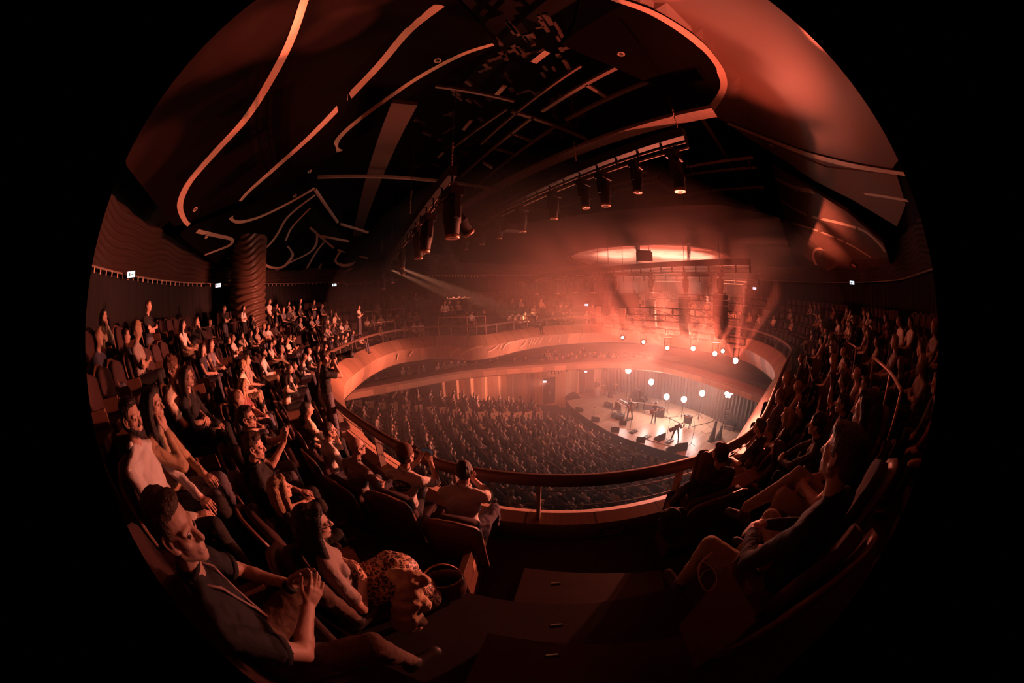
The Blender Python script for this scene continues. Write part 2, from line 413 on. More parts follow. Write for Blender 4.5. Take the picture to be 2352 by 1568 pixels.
# soffit of the upper balcony and the ring slab
m = MB(); m.strip([ring_pts(.6,-4.0), rw(2.5,-4.2) if False else ring_pts(2.4,-4.1)], True)
m.build('ceiling_soffit', mat('dark soffit plaster', (.12,.075,.06), .8), None, kind='structure', label='underside of the upper balcony')
m = MB(); m.strip([rw(2.2,-4.1), rw(9,-4.0)], True); m.build('ceiling_under_balcony', MATS['dark soffit plaster'], None, kind='structure', label='ceiling over the lower balcony')
# rear wall: pleated curtain with rail, wavy timber band above
m = MB(); NP = 1500; r0 = []; r1 = []
for i in range(NP):
    ph = -pi+2*pi*i/NP; o = 7.3+.06*sin(i*pi/2.0)+.03*sin(i*.7); r0.append(at_off(ph, o, -.25)); r1.append(at_off(ph, o, 1.68))
m.strip([r0, r1], True); tag(m.build('curtain', curtainm, None, True), 'black pleated curtain hanging around the rear wall of the balcony', 'curtain')
m = MB(); m.strip([[at_off(p, 7.15, 1.72) for p in PH], [at_off(p, 7.15, 1.77) for p in PH], [at_off(p, 7.2, 1.77) for p in PH]], True)
cr = m.build('curtain_rail', steelgrey); tag(cr, 'thin curtain rail with short hooks above the black rear curtain', 'rail')
for i in range(96):
    ph = pi*.62 + i*.022
    p = at_off(ph, 7.13, 1.66); mm = MB(); mm.box((p.x-.02,p.y-.02,1.6),(p.x+.02,p.y+.02,1.73)); mm.build('hook', inlay, cr)
m = MB(); rows = []
for j in range(40):
    z = 1.8+j*.045; row = []
    for i in range(480):
        ph = -pi+2*pi*i/480
        ww = sin(2*pi*(z*5.2+.5*sin(ph*17)+.35*sin(ph*41+1)))
        row.append(at_off(ph, 7.6-.05*ww-(z-1.8)*.15, z))
    rows.append(row)
m.strip(rows, True)
wavy = mat('carved brown wave boards', (.05,.03,.024), .4, noise=.1)
m.build('wall_rear', wavy, None, True, kind='structure', label='carved wave patterned band above the rear curtain')
# the round column with carved waves
cpos = PD(569, 680, 15.3); m = MB(); rows = []
for j in range(170):
    z = -1.8+j*.032; row = []
    for i in range(72):
        a = 2*pi*i/72; r = .98+.055*sin(2*pi*(z*3.4-.8*sin(a*2.0+.6)+.35*sin(z*1.4+a*3)))
        row.append((cpos.x+r*cos(a), cpos.y+r*sin(a), z))
    rows.append(row)
m.strip(rows, True); m.build('column', mat('carved column plaster', (.15,.085,.06), .35, noise=.1), None, True, kind='structure', label='thick round column carved with horizontal waves')
# exit signs on the rear wall
SIGNS = [(301,630,9.8,.32),(501,655,14.8,.3),(768,654,20.8,.3),(1207,702,27,.32),(1347,700,27,.32),(1226,532,26,.3),(1733,662,24,.3),(1957,649,17,.3)]
signm = mat('lit exit sign face', (.8,.85,.9), .4, emit=(.75,.82,1), estr=1.6); green = mat('exit sign pictogram', (.1,.3,.2), .5, emit=(.2,.35,.33), estr=.5)
SL = ['leftmost lit exit sign above the rear curtain', 'lit exit sign just left of the carved column', 'lit exit sign right of the carved column above the curtain', 'lit exit sign above the far balcony aisle in the haze', 'lit exit sign behind the far balcony crowd nearest the hanging trusses', 'tiny lit sign high in the haze below the big lighting truss', 'small lit sign right of the hanging line of stage lights', 'paired lit exit sign on the dark right wall']
for i, (x, y, D, wd) in enumerate(SIGNS):
    p = PD(x, y, D); d = Vector((p.x,p.y,0)).normalized(); sd = Vector((d.y,-d.x,0)); M = Matrix(((sd.x,-d.x,0,p.x),(sd.y,-d.y,0,p.y),(0,0,1,p.z),(0,0,0,1)))
    t = thing('exit_sign', SL[i], 'sign'); m = MB(); m.box((-wd/2-.02,-.04,-.1),(wd/2+.02,.0,.1), M); m.build('housing', black, t)
    m = MB(); m.box((-wd/2,0,-.08),(wd/2,.01,.08), M); m.build('panel', signm, t)
    m = MB(); m.box((-.1,.01,-.045),(-.03,.014,.045), M); m.box((.0,.01,-.012),(.11,.014,.012), M); m.build('pictogram', green, t)
# ---------------- lower balcony ----------------
LOW = [(-11.5,14.2),(-9.7,15.9),(-6.8,18.2),(-4.3,20.1),(-1.6,21.2),(1.1,21.7),(3.2,22.0),(5.8,22.3),(8.5,21.9),(11.2,20.3),(12.6,17.6),(13.4,14.8),(13.9,12.6),(14.2,10.2),(14.0,7.5)]
low = crom([(x, y, 0) for x, y in LOW], 8)
def low_pts(o, z):
    out = []; n = len(low)
    for i, p in enumerate(low):
        t = (low[min(i+1,n-1)]-low[max(i-1,0)]).normalized(); nr = Vector((-t.y, t.x, 0))
        out.append(Vector((p.x+nr.x*o, p.y+nr.y*o, z)))
    return out
lb = thing('lower_balcony_parapet', 'lower balcony parapet with dark cap and pale wood band below it', 'parapet')
m = MB(); m.strip([low_pts(.9,-6.15), low_pts(.9,-5.25), low_pts(.8,-5.15), low_pts(0,-5.27)]); m.build('cap', mat('lower cap board', (.3,.17,.12), .6, noise=.2), lb, True)
m = MB(); m.strip([low_pts(0,-5.27), low_pts(0,-5.45)]); m.build('cap_edge', MATS['lower cap board'], lb, True)
m = MB(); m.strip([low_pts(0,-5.45), low_pts(.05,-5.84)]); m.build('face', woodface, lb, True)
m = MB(); m.strip([low_pts(.05,-5.84), low_pts(.5,-5.9), low_pts(1.2,-6.22), low_pts(9,-6.3)]); m.build('ceiling_low', MATS['dark soffit plaster'], None, True, kind='structure', label='underside of the lower balcony')
m = MB(); m.strip([low_pts(.9,-6.15), low_pts(2.2,-6.15), low_pts(2.2,-5.85), low_pts(3.2,-5.85), low_pts(3.2,-5.55), low_pts(6.5,-5.55)]); m.build('floor_low', carpet, None, kind='structure', label='floor of the lower balcony')
m = MB(); m.strip([low_pts(5.2,-6.15), low_pts(5.2,-3.9)]); m.build('wall_low', mat('dim brown wall', (.14,.08,.06), .8), None, True, kind='structure', label='rear wall of the lower balcony')
# rail on the lower edge of upper face (dark line) omitted: it is the lower_edge part
# ---------------- ground floor walls ----------------
A0 = P(814,905,-9.2); A1 = P(1212,909,-9.4)
A0 = Vector((-15.5,24.0,0)); A1 = Vector((P(1212,909,-9.6).x, P(1212,909,-9.6).y, 0))
d = (A1-A0); Lw = d.length; d.normalize(); nr = Vector((d.y,-d.x,0))
m = MB(); N = 260; rows = [[], []]
for i in range(N+1):
    s = i/N*Lw; ph = ((Lw-s) % 1.28)/1.28
    # each bay swells outward then turns back sharply, like overlapping curved boards
    o = .55*(1-ph)**.8*min(1, ph*7)
    p = A0+d*s+nr*o
    rows[0].append(Vector((p.x,p.y,-10.2))); rows[1].append(Vector((p.x,p.y,-6.15)))
m.strip(rows); m.build('wall_left', woodwall, None, True, kind='structure', label='wall of vertical curved timber bays beneath the lower balcony')
st = lambda x, y: P(x, y, -9.5)
W = [Vector((A1.x,A1.y,0))] + [Vector((*P(x, y, z).xy, 0)) for x, y, z in ((1240,925,-9.9),(1298,915,-9.5),(1325,903,-9.5),(1380,896,-9.5))]
m = MB(); m.strip([[Vector((p.x,p.y,-10.4)) for p in W], [Vector((p.x,p.y,-5.9)) for p in W]]); m.build('wall_stage_left', woodwall, None, kind='structure', label='timber wall with doors beside the stage')
# doors
def door(x0, y0, x1, y1, ht, z, nm, lab):
    a, b = P(x0,y0,z), P(x1,y1,z); a.z = b.z = 0; dd = (b-a).normalized(); n_ = Vector((dd.y,-dd.x,0))
    if n_.dot(-a) < 0: n_ = -n_
    M = Matrix(((dd.x,n_.x,0,a.x+n_.x*.05),(dd.y,n_.y,0,a.y+n_.y*.05),(0,0,1,z),(0,0,0,1))); Ld = (b-a).length
    m = MB(); m.box((0,0,0),(Ld,.05,ht), M); o = m.build(nm, mat('dark stage door', (.04,.022,.018), .5), None, kind='structure', label=lab)
    m = MB(); m.box((-.06,0,0),(0,.09,ht+.06), M); m.box((Ld,0,0),(Ld+.06,.09,ht+.06), M); m.box((-.06,0,ht),(Ld+.06,.09,ht+.06), M); m.build('door_frame', woodface, o)
    m = MB(); m.box((Ld*.5-.01,.05,0),(Ld*.5+.01,.055,ht), M); m.box((Ld*.5+.05,.05,.95),(Ld*.5+.09,.1,1.15), M); m.build('door_handle', steel, o)
    return o
door(1246,927,1274,924,2.5,-9.9,'door_1','dark double door at the left end of the stage')
door(1324,902,1362,900,2.75,-9.5,'door_2','tall dark stage door beside the corrugated wall')
for x, y, D, L_ in ((1251,876,24.2,'small lit exit sign over the dark door left of the stage'),(1345,853,27,'small lit exit sign above the tall stage door')):
    p = PD(x, y, D); M = Matrix.Translation(p); t = thing('exit_sign', L_, 'sign')
    m = MB(); m.box((-.15,-.03,-.1),(.15,.02,.1), M); m.build('housing', black, t); m = MB(); m.box((-.14,-.04,-.07),(.14,-.03,.07), M); m.build('panel', signm, t)
# corrugated wall behind the stage
SW = [(1380,896),(1420,899),(1470,907),(1520,918),(1560,930),(1610,948),(1650,966),(1690,985),(1730,1000)]
sw = crom([Vector((*P(x,y,-9.5).xy,0)) for x, y in SW], 6)
m = MB(); rows = [[], [], []]; acc = 0
full = []
for i in range(len(sw)-1):
    a, b = sw[i], sw[i+1]; k = max(2, int((b-a).length/.045))
    for j in range(k): full.append(a.lerp(b, j/k))
full.append(sw[-1])
tot = 0; prev = full[0]
for i, p in enumerate(full):
    tot += (p-prev).length; t = (full[min(i+1,len(full)-1)]-full[max(i-1,0)]).normalized(); nr = Vector((t.y,-t.x,0)); prev = p
    for r_, (z, sh) in enumerate(((-9.5,0),(-8,.12),(-5.8,.9))):
        a = abs(((tot+sh)/.36) % 1-.5)*2; q = p+nr*(.14*a-(0 if r_ < 2 else .0)); rows[r_].append(Vector((q.x,q.y,z)))
m.strip(rows); m.build('wall_stage', mat('corrugated dark acoustic panel', (.13,.08,.065), .55, noise=.1), None, kind='structure', label='corrugated acoustic wall behind the stage')
# stage
SF = [(1300,912),(1303,922),(1312,934),(1335,952),(1362,970),(1400,992),(1440,1008),(1480,1021),(1520,1033),(1560,1044),(1600,1052)]
fr = [Vector((*P(x,y,-9.5).xy,0)) for x, y in SF] + [Vector((11.5,11.0,0)),Vector((13.5,8.5,0)),Vector((17.5,8.0,0)),Vector((19.5,13.5,0)),Vector((20,19,0)),Vector((16.5,24,0)),Vector((12,29,0)),Vector((7,28.8,0))]
me = bpy.data.meshes.new('stage'); bm = bmesh.new()
vs = [bm.verts.new((p.x,p.y,-9.5)) for p in fr]; f = bm.faces.new(vs); uvl = bm.loops.layers.uv.new('UVMap')
ca, sa = cos(radians(-25)), sin(radians(-25))
ex = bmesh.ops.extrude_face_region(bm, geom=[f]); vv = [g for g in ex['geom'] if isinstance(g, bmesh.types.BMVert)]
for v in vv: v.co.z = -10.4
bmesh.ops.recalc_face_normals(bm, faces=bm.faces)
for f in bm.faces:
    f.material_index = 0 if abs(f.normal.z) > .5 else 1
    for lp in f.loops: lp[uvl].uv = (lp.vert.co.x*ca-lp.vert.co.y*sa, lp.vert.co.x*sa+lp.vert.co.y*ca)
bm.to_mesh(me); bm.free(); me.materials.append(woodfloor); me.materials.append(mat('stage front fascia', (.03,.02,.018), .7))
so = bpy.data.objects.new('floor_stage', me); link(so); so['kind'] = 'structure'; so['label'] = 'wooden stage floor'
# ---------------- parterre: stepped arcs around a centre behind the stage ----------------
PC = Vector((43, 37, 0)); R0 = 43.35
def prow(j, th, z=0, dr=0): r = R0+.95*j+dr; return Vector((PC.x-r*cos(th), PC.y-r*sin(th), z))
def pz(j): return -10.15+.15*j
ths = [radians(9+i*.8) for i in range(46)]
m = MB(); rows = [[prow(-3,t,pz(0)) for t in ths]]
for j in range(20):
    rows.append([prow(j,t,pz(j),-.45) for t in ths]); rows.append([prow(j,t,pz(j),.5) for t in ths])
m.strip(rows); m.build('floor_parterre', mat('parterre dark oak floor', (.06,.035,.028), .7, noise=.3, nscale=3), None, kind='structure', label='raked floor of the stalls')

# ---------------- ceiling ----------------
def Zc(x, y):
    o = off(x, y); return 6.2-.58*max(0, min(6.6, o-.2))
def ceil_hit(x, y, dz=0):
    d = ray(x, y)
    if d.z < .01: return None
    t = .5
    while t < 60:
        p = d*t
        if p.z >= Zc(p.x, p.y)+dz:
            lo, hi = t-.1, t
            for _ in range(18):
                mm = (lo+hi)/2; p = d*mm
                if p.z >= Zc(p.x, p.y)+dz: hi = mm
                else: lo = mm
            return d*hi
        t += .1
    return None
def cnorm(p):
    e = .15; gx = (Zc(p.x+e,p.y)-Zc(p.x-e,p.y))/(2*e); gy = (Zc(p.x,p.y+e)-Zc(p.x,p.y-e))/(2*e)
    return -Vector((-gx,-gy,1)).normalized()
def resample(px, step=18, closed=True):
    out = []; n = len(px)
    for i in range(n if closed else n-1):
        a, b = px[i], px[(i+1) % n]; k = max(1, int(hypot(b[0]-a[0], b[1]-a[1])/step))
        out += [(a[0]+(b[0]-a[0])*j/k, a[1]+(b[1]-a[1])*j/k) for j in range(k)]
    if not closed: out.append(px[-1])
    return out
def panel(px, m, dz=0, thick=.25, label='', grid=28, name='ceiling_panel'):
    """ceiling board whose outline is traced, filled with an inner grid so it follows the ceiling's slope"""
    out = resample(px, grid)
    from mathutils import geometry
    inside = []
    xs = [p[0] for p in px]; ys = [p[1] for p in px]
    def pin(x, y):
        c = False; n = len(px)
        for i in range(n):
            (x1,y1),(x2,y2) = px[i], px[i-1]
            if (y1 > y) != (y2 > y) and x < (x2-x1)*(y-y1)/(y2-y1)+x1: c = not c
        return c
    g = grid*1.0; x = min(xs)+g/2
    while x < max(xs):
        y = min(ys)+g/2
        while y < max(ys):
            if pin(x, y) and min(hypot(x-a, y-b) for a, b in out) > g*.45: inside.append((x, y))
            y += g
        x += g
    pts = out+inside; nb = len(out)
    edges = [(i, (i+1) % nb) for i in range(nb)]
    r = geometry.delaunay_2d_cdt([Vector(p) for p in pts], edges, [], 1, 1e-6)
    vs = []
    for v in r[0]:
        h = ceil_hit(v.x, v.y, dz); vs.append(h if h is not None else PD(v.x, v.y, 20))
    up = [v+Vector((0,0,thick)) for v in vs]; n = len(vs)
    fs = [tuple(f) for f in r[2]]; fs2 = [tuple(k+n for k in f)[::-1] for f in fs]
    bf = []
    for i in range(nb):
        a, b = i, (i+1) % nb; bf.append((a, b, b+n, a+n))
    mb = MB(); mb.add(vs+up, fs+fs2+bf); o = mb.build(name, m, None, False, kind='structure', label=label); fixn(o)
    return o
def cstrip(px, wpx, parent, m=inlay, dz=0, n=6):
    c = crom([(x, y, 0) for x, y in px], n); pts = []; wd = []
    N = len(c)
    for i, q in enumerate(c):
        h = ceil_hit(q.x, q.y, dz)
        if h is None: continue
        f = i/(N-1)*(len(wpx)-1) if isinstance(wpx, list) else 0
        wp = wpx[int(f)]+(wpx[min(int(f)+1, len(wpx)-1)]-wpx[int(f)])*(f-int(f)) if isinstance(wpx, list) else wpx
        t = c[min(i+1,N-1)]-c[max(i-1,0)]; t.normalize(); h2 = ceil_hit(q.x-t.y*wp, q.y+t.x*wp, dz)
        pts.append(h); wd.append(min(.6, (h2-h).length) if h2 is not None else .1)
    if len(pts) < 3: return
    # smooth widths
    for _ in range(4): wd = [(wd[max(i-1,0)]+wd[i]+wd[min(i+1,len(wd)-1)])/3 for i in range(len(wd))]
    mb = MB(); ribbon(pts, wd, cnorm, mb, .02); mb.build('inlay_strip', m, parent)
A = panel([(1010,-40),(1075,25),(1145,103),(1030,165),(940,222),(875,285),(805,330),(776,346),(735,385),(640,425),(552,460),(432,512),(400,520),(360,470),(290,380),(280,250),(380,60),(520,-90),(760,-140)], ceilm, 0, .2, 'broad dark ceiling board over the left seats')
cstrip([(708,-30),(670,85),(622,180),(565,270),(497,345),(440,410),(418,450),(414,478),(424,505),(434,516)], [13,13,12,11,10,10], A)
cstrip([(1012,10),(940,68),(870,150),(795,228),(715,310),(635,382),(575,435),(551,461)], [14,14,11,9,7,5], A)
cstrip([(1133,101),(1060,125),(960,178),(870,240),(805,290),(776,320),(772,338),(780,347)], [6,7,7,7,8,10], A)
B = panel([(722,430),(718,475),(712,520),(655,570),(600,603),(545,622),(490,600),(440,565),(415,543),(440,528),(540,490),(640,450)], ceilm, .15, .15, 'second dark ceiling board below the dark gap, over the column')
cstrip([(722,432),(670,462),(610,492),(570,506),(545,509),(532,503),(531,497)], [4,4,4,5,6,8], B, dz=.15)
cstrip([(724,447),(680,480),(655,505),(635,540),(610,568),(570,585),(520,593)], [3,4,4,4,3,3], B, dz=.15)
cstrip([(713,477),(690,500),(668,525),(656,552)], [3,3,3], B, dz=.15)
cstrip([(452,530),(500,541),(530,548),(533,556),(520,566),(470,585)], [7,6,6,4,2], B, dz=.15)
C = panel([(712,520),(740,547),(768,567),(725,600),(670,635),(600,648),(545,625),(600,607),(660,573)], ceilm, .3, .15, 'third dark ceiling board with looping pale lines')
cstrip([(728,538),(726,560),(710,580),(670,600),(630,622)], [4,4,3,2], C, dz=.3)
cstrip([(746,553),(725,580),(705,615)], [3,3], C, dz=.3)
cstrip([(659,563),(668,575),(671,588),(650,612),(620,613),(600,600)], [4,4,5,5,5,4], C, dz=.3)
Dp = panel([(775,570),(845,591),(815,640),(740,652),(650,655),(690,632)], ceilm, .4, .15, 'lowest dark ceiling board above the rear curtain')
cstrip([(783,576),(773,590),(772,602),(790,609),(815,604),(838,592)], [3,3,4,4,3,2], Dp, dz=.4)
cstrip([(738,605),(732,620),(735,632),(760,634),(800,620),(832,605)], [3,3,4,3,2,2], Dp, dz=.4)
# bright edge beams at the tips of those boards
def beam(a, b, za, zb, wd, ht, m, nm, lab, cat='beam', grp=None):
    p, q = P(*a, za), P(*b, zb); mb = MB(); mb.bar(p, q, wd, ht); o = mb.build(nm, m); tag(o, lab, cat, grp); return o
def edge(a, b, dz, wd, lab):
    p, q = ceil_hit(*a, dz), ceil_hit(*b, dz); mb = MB(); mb.bar(p-Vector((0,0,.06)), q-Vector((0,0,.06)), wd, .12); tag(mb.build('edge_beam', inlay), lab, 'beam')
edge((724,432),(776,508), .15, .12, 'pale edge beam at the tip of the second left ceiling board')
edge((712,520),(766,567), .3, .08, 'pale edge beam at the tip of the third left ceiling board')
edge((776,572),(844,591), .4, .1, 'pale edge beam at the tip of the lowest left ceiling board')
edge((782,512),(845,532), .1, .14, 'short pale beam continuing right from the second left ceiling board')
edge((737,540),(800,552), .35, .12, 'short flat pale beam between the second and third left ceiling boards')
# right side boards
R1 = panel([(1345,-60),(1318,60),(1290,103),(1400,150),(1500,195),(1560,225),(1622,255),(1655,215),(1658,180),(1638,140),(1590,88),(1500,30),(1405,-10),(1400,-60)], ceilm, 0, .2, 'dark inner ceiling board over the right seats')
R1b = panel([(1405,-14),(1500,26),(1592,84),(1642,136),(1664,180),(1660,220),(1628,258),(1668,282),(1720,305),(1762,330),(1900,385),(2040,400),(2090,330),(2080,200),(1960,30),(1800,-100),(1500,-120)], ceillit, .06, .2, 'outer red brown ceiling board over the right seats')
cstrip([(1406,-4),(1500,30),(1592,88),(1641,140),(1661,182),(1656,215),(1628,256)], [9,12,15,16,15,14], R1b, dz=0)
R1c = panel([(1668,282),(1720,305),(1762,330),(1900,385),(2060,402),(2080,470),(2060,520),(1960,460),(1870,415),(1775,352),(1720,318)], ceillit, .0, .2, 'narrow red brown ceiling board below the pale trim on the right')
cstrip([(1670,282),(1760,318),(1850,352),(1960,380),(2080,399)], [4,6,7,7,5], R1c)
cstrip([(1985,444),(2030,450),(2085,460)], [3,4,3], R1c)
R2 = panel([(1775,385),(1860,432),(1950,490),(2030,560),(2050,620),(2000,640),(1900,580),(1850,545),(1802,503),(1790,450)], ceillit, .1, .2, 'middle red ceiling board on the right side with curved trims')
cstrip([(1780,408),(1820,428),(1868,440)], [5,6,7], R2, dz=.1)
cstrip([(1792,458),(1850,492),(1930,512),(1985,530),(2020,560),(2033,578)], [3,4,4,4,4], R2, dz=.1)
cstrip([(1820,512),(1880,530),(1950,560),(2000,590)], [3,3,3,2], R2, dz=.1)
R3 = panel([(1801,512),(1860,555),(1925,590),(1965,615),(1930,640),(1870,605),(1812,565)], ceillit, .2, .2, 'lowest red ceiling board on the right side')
cstrip([(1875,608),(1868,590),(1872,574),(1890,572),(1930,590),(1965,612)], [4,4,4,3,3], R3, dz=.2)
# grid void above the opening, roof slab
m = MB(); m.box((-30,-20,9.0),(40,50,9.3)); m.build('ceiling', voidm, None, kind='structure', label='black roof deck above the rigging grid')
m = MB(); m.strip([[at_off(p,7.6,2.4) for p in PH],[at_off(p,8.2,9.1) for p in PH]], True); m.build('wall_upper', voidm, None, kind='structure', label='black upper wall behind the ceiling boards')
m = MB(); m.strip([[at_off(p,8.9,-11) for p in PH],[at_off(p,8.9,3) for p in PH]], True); m.build('wall_outer', voidm, None, kind='structure', label='outer wall of the hall')
m = MB(); m.box((-30,-20,-11.2),(40,50,-10.9)); m.build('floor_base', voidm, None, kind='structure', label='ground slab')
# low ceiling beyond the grid over the stage end with the oval light well
me = bpy.data.meshes.new('c'); ov = [P(x, y, 2.9) for x, y in resample([(1306,588),(1330,576),(1370,567),(1430,561),(1500,558),(1570,560),(1630,570),(1672,585),(1692,600),(1680,612),(1600,620),(1500,622),(1420,617),(1360,609),(1320,600)], 14)]
outer = [P(x, y, 2.9) for x, y in ((1060,540),(1250,505),(1450,480),(1650,470),(1790,500))] + [Vector((17.5,12,2.9)),Vector((26,16,2.9)),Vector((27,30,2.9)),Vector((12,40,2.9)),Vector((-6,36,2.9))]
from mathutils import geometry
pts = [Vector((p.x,p.y)) for p in outer]+[Vector((p.x,p.y)) for p in ov]; no = len(outer); nv = len(ov)
r = geometry.delaunay_2d_cdt(pts, [(i,(i+1)%no) for i in range(no)]+[(no+i,no+(i+1)%nv) for i in range(nv)], [], 0, 1e-6)
def pin2(x, y, poly):
    c = False
    for i in range(len(poly)):
        (x1,y1),(x2,y2) = (poly[i].x,poly[i].y),(poly[i-1].x,poly[i-1].y)
        if (y1 > y) != (y2 > y) and x < (x2-x1)*(y-y1)/(y2-y1)+x1: c = not c
    return c
mb = MB(); vs = [Vector((v.x,v.y,2.9)) for v in r[0]]; fs = []
for f in r[2]:
    c = sum((vs[k] for k in f), Vector())/3
    if pin2(c.x, c.y, outer) and not pin2(c.x, c.y, ov): fs.append(tuple(f))
mb.add(vs, fs); mb.build('ceiling_stage', mat('dark brown stage ceiling', (.010,.007,.006), .95, spec=0), None, kind='structure', label='flat dark ceiling above the stage end')
cen = sum(ov, Vector())/len(ov)
t = thing('oval_light_well', 'oval recess with glowing reflector boards in the ceiling above the stage', 'light well')
m = MB(); m.strip([[p for p in ov], [p+Vector((0,0,.14)) for p in ov]], True); m.build('rim', mat('well rim', (.1,.05,.04), .6), t)
m = MB(); m.strip([[p-Vector((0,0,.12)) for p in ov], [cen+(p-cen)*1.03-Vector((0,0,.1)) for p in ov], [cen+(p-cen)*1.04+Vector((0,0,.05)) for p in ov]], True); m.build('trim', MATS['well rim'], t)
refl = bpy.data.materials.new('mottled reflector boards'); refl.use_nodes = True; nt = refl.node_tree; bs = nt.nodes['Principled BSDF']
bs.inputs['Roughness'].default_value = .5; bs.inputs['Metallic'].default_value = .0
tc = nt.nodes.new('ShaderNodeTexCoord'); vo = nt.nodes.new('ShaderNodeTexVoronoi'); vo.inputs['Scale'].default_value = .55; nt.links.new(tc.outputs['Object'], vo.inputs['Vector'])
rp_ = nt.nodes.new('ShaderNodeValToRGB'); rp_.color_ramp.elements[0].color = (.38,.2,.15,1); rp_.color_ramp.elements[1].color = (.95,.75,.65,1)
nt.links.new(vo.outputs['Color'], rp_.inputs[0]); nt.links.new(rp_.outputs[0], bs.inputs['Base Color'])
nn = nt.nodes.new('ShaderNodeTexNoise'); nn.inputs['Scale'].default_value = .6; nt.links.new(tc.outputs['Object'], nn.inputs['Vector'])
bp = nt.nodes.new('ShaderNodeBump'); bp.inputs['Strength'].default_value = .8; bp.inputs['Distance'].default_value = .6; nt.links.new(nn.outputs['Fac'], bp.inputs['Height']); nt.links.new(bp.outputs['Normal'], bs.inputs['Normal'])
m = MB(); m.add([cen+(p-cen)*1.02+Vector((0,0,.14)) for p in ov], [tuple(range(len(ov)))]); m.build('reflector', refl, t)
m = MB()
for x in (1464, 1582): a = P(x,556,2.9); b = P(x,622,2.9); m.bar(a+Vector((0,0,.05)), b+Vector((0,0,.05)), .22, .2)
m.build('cross_beam', black, t)
# ---------------- rigging: steel grid, catwalks, trusses ----------------
def grid_beam(a, b, z, wd, ht, m=steelgrey, lab='', zb=None):
    p, q = P(*a, z), P(*b, zb or z); mb = MB(); mb.bar(p, q, wd, ht); return tag(mb.build('roof_beam', m), lab, 'beam', 'steel beams of the roof grid')
grid_beam((1640,255),(1050,482), 5.2, .5, .12, steelgrey, 'broad pale main beam sweeping across the grid above the second lighting truss')
grid_beam((1755,432),(1480,462), 4.6, .3, .1, steelgrey, 'pale curved looking beam low on the right of the grid')
grid_beam((930,235),(820,540), 5.6, .75, .15, mat('dim brown beam paint', (.09,.06,.05), .7), 'wide dim beam dropping at the left of the grid')
GL = [((1605,262),(1700,420),.16),((1480,395),(1545,442),.14),((1175,255),(1345,318),.14),((1345,318),(1348,320),.1),((730,407),(1140,435),.14),((1335,150),(1105,330),.07),((1235,385),(1175,500),.0),
 ((1495,185),(1300,275),.13),((1415,155),(1245,255),.13),((1225,268),(1060,405),.1),((1278,288),(1090,432),.1),((1345,193),(1393,223),.12),((1110,373),(1130,385),.06),((1172,305),(1225,325),.08),((1130,340),(1178,352),.08),
 ((1520,295),(1700,262),.0),((1575,385),(1730,362),.08),((1560,405),(1738,385),.06),((1388,430),(1510,405),.08),((1280,478),(1505,418),.05),((1715,362),(1725,385),.06),((1578,380),(1598,400),.05),((1430,420),(1450,432),.05),
 ((1200,700),(1200,700),0),((1710,430),(1740,500),.06),((1180,470),(1370,512),.1),((960,600),(1160,600),.0),((1060,200),(1145,130),.0),((1000,198),(1180,232),.09),((1165,250),(1040,340),.06)]
k = 0
nm = ['upper right','right middle','centre','thin','left horizontal','long thin diagonal','x','right high slanting','second high slanting','centre slanting','lower slanting']
for a, b, wd in GL:
    if wd == 0 or a == b: continue
    k += 1; z = 5.0 if a[1] > 340 else 6.4
    o = grid_beam(a, b, z, wd, .1, steelgrey, 'steel rail of the rigging grid among the dark catwalks above the opening')
# catwalk mesh panels and small ducts in the void
random.seed(3)
bits = []
for i in range(150):
    x = random.uniform(930,1330); y = random.uniform(40,520)
    if x-930 < (300-y)*.9 or y > 520-(x-930)*.55: continue
    a = P(x, y, 7.4); d = Vector((.45,.89,0)) if i % 3 else Vector((.89,-.45,0)); Ln = random.uniform(.2,.7)
    mb = MB(); mb.bar(a-d*Ln/2, a+d*Ln/2, random.uniform(.06,.16), .12); bits.append(tag(mb.build('roof_joist', mat('dim joist paint', (.10,.07,.06), .7)), 'short joist of the dark roof structure among many', 'joist', 'short joists of the dark roof structure'))
def strip_light(x, y, x2, y2, w_):
    a, b = P(x,y,6.9), P(x2,y2,6.9); mb = MB(); mb.bar(a, b, w_, .05); return mb
for i, (q, L_) in enumerate([((1160,196,1136,222,.16),'topmost pale duct section in the roof void'),((1082,276,1064,298,.14),'pale duct section above the near lighting truss'),((1018,350,1006,362,.12),'small pale duct section left of the near truss chain'),((1257,118,1225,143,.2),'longest pale duct section high in the roof void'),((947,438,944,448,.12),'tiny pale duct section beside the left hanging chain')]):
    tag(strip_light(*q).build('duct', mat('galvanised duct', (.75,.6,.5), .4)), L_, 'duct')
# recessed downlights in the ceiling boards
for x, y, L_ in ((1005,138,'round recessed downlight in the big left ceiling board'),(1426,123,'round recessed downlight in the right inner ceiling board'),(448,480,'small recessed downlight at the foot of the big left board'),(474,543,'small recessed downlight in the second left board'),(677,449,'small recessed downlight near the tip of the second board'),(711,393,'small fitting on the lower edge of the big left board'),(1772,333,'dark round fitting in the pale trimmed right board'),(1829,438,'dark round fitting in the middle right board')):
    h = ceil_hit(x, y); n_ = cnorm(h); M = Matrix.Translation(h+n_*.0) @ n_.to_track_quat('Z','Y').to_matrix().to_4x4()
    t = thing('downlight', L_, 'downlight'); m = MB(); m.lathe([(.1,-.02),(.1,.03),(.07,.035),(.06,-.01)], M, 20); m.build('ring', mat('satin ring', (.8,.62,.5), .35), t, True); m = MB(); m.lathe([(.058,0),(.058,.01)], M, 20); m.build('lens', black, t)

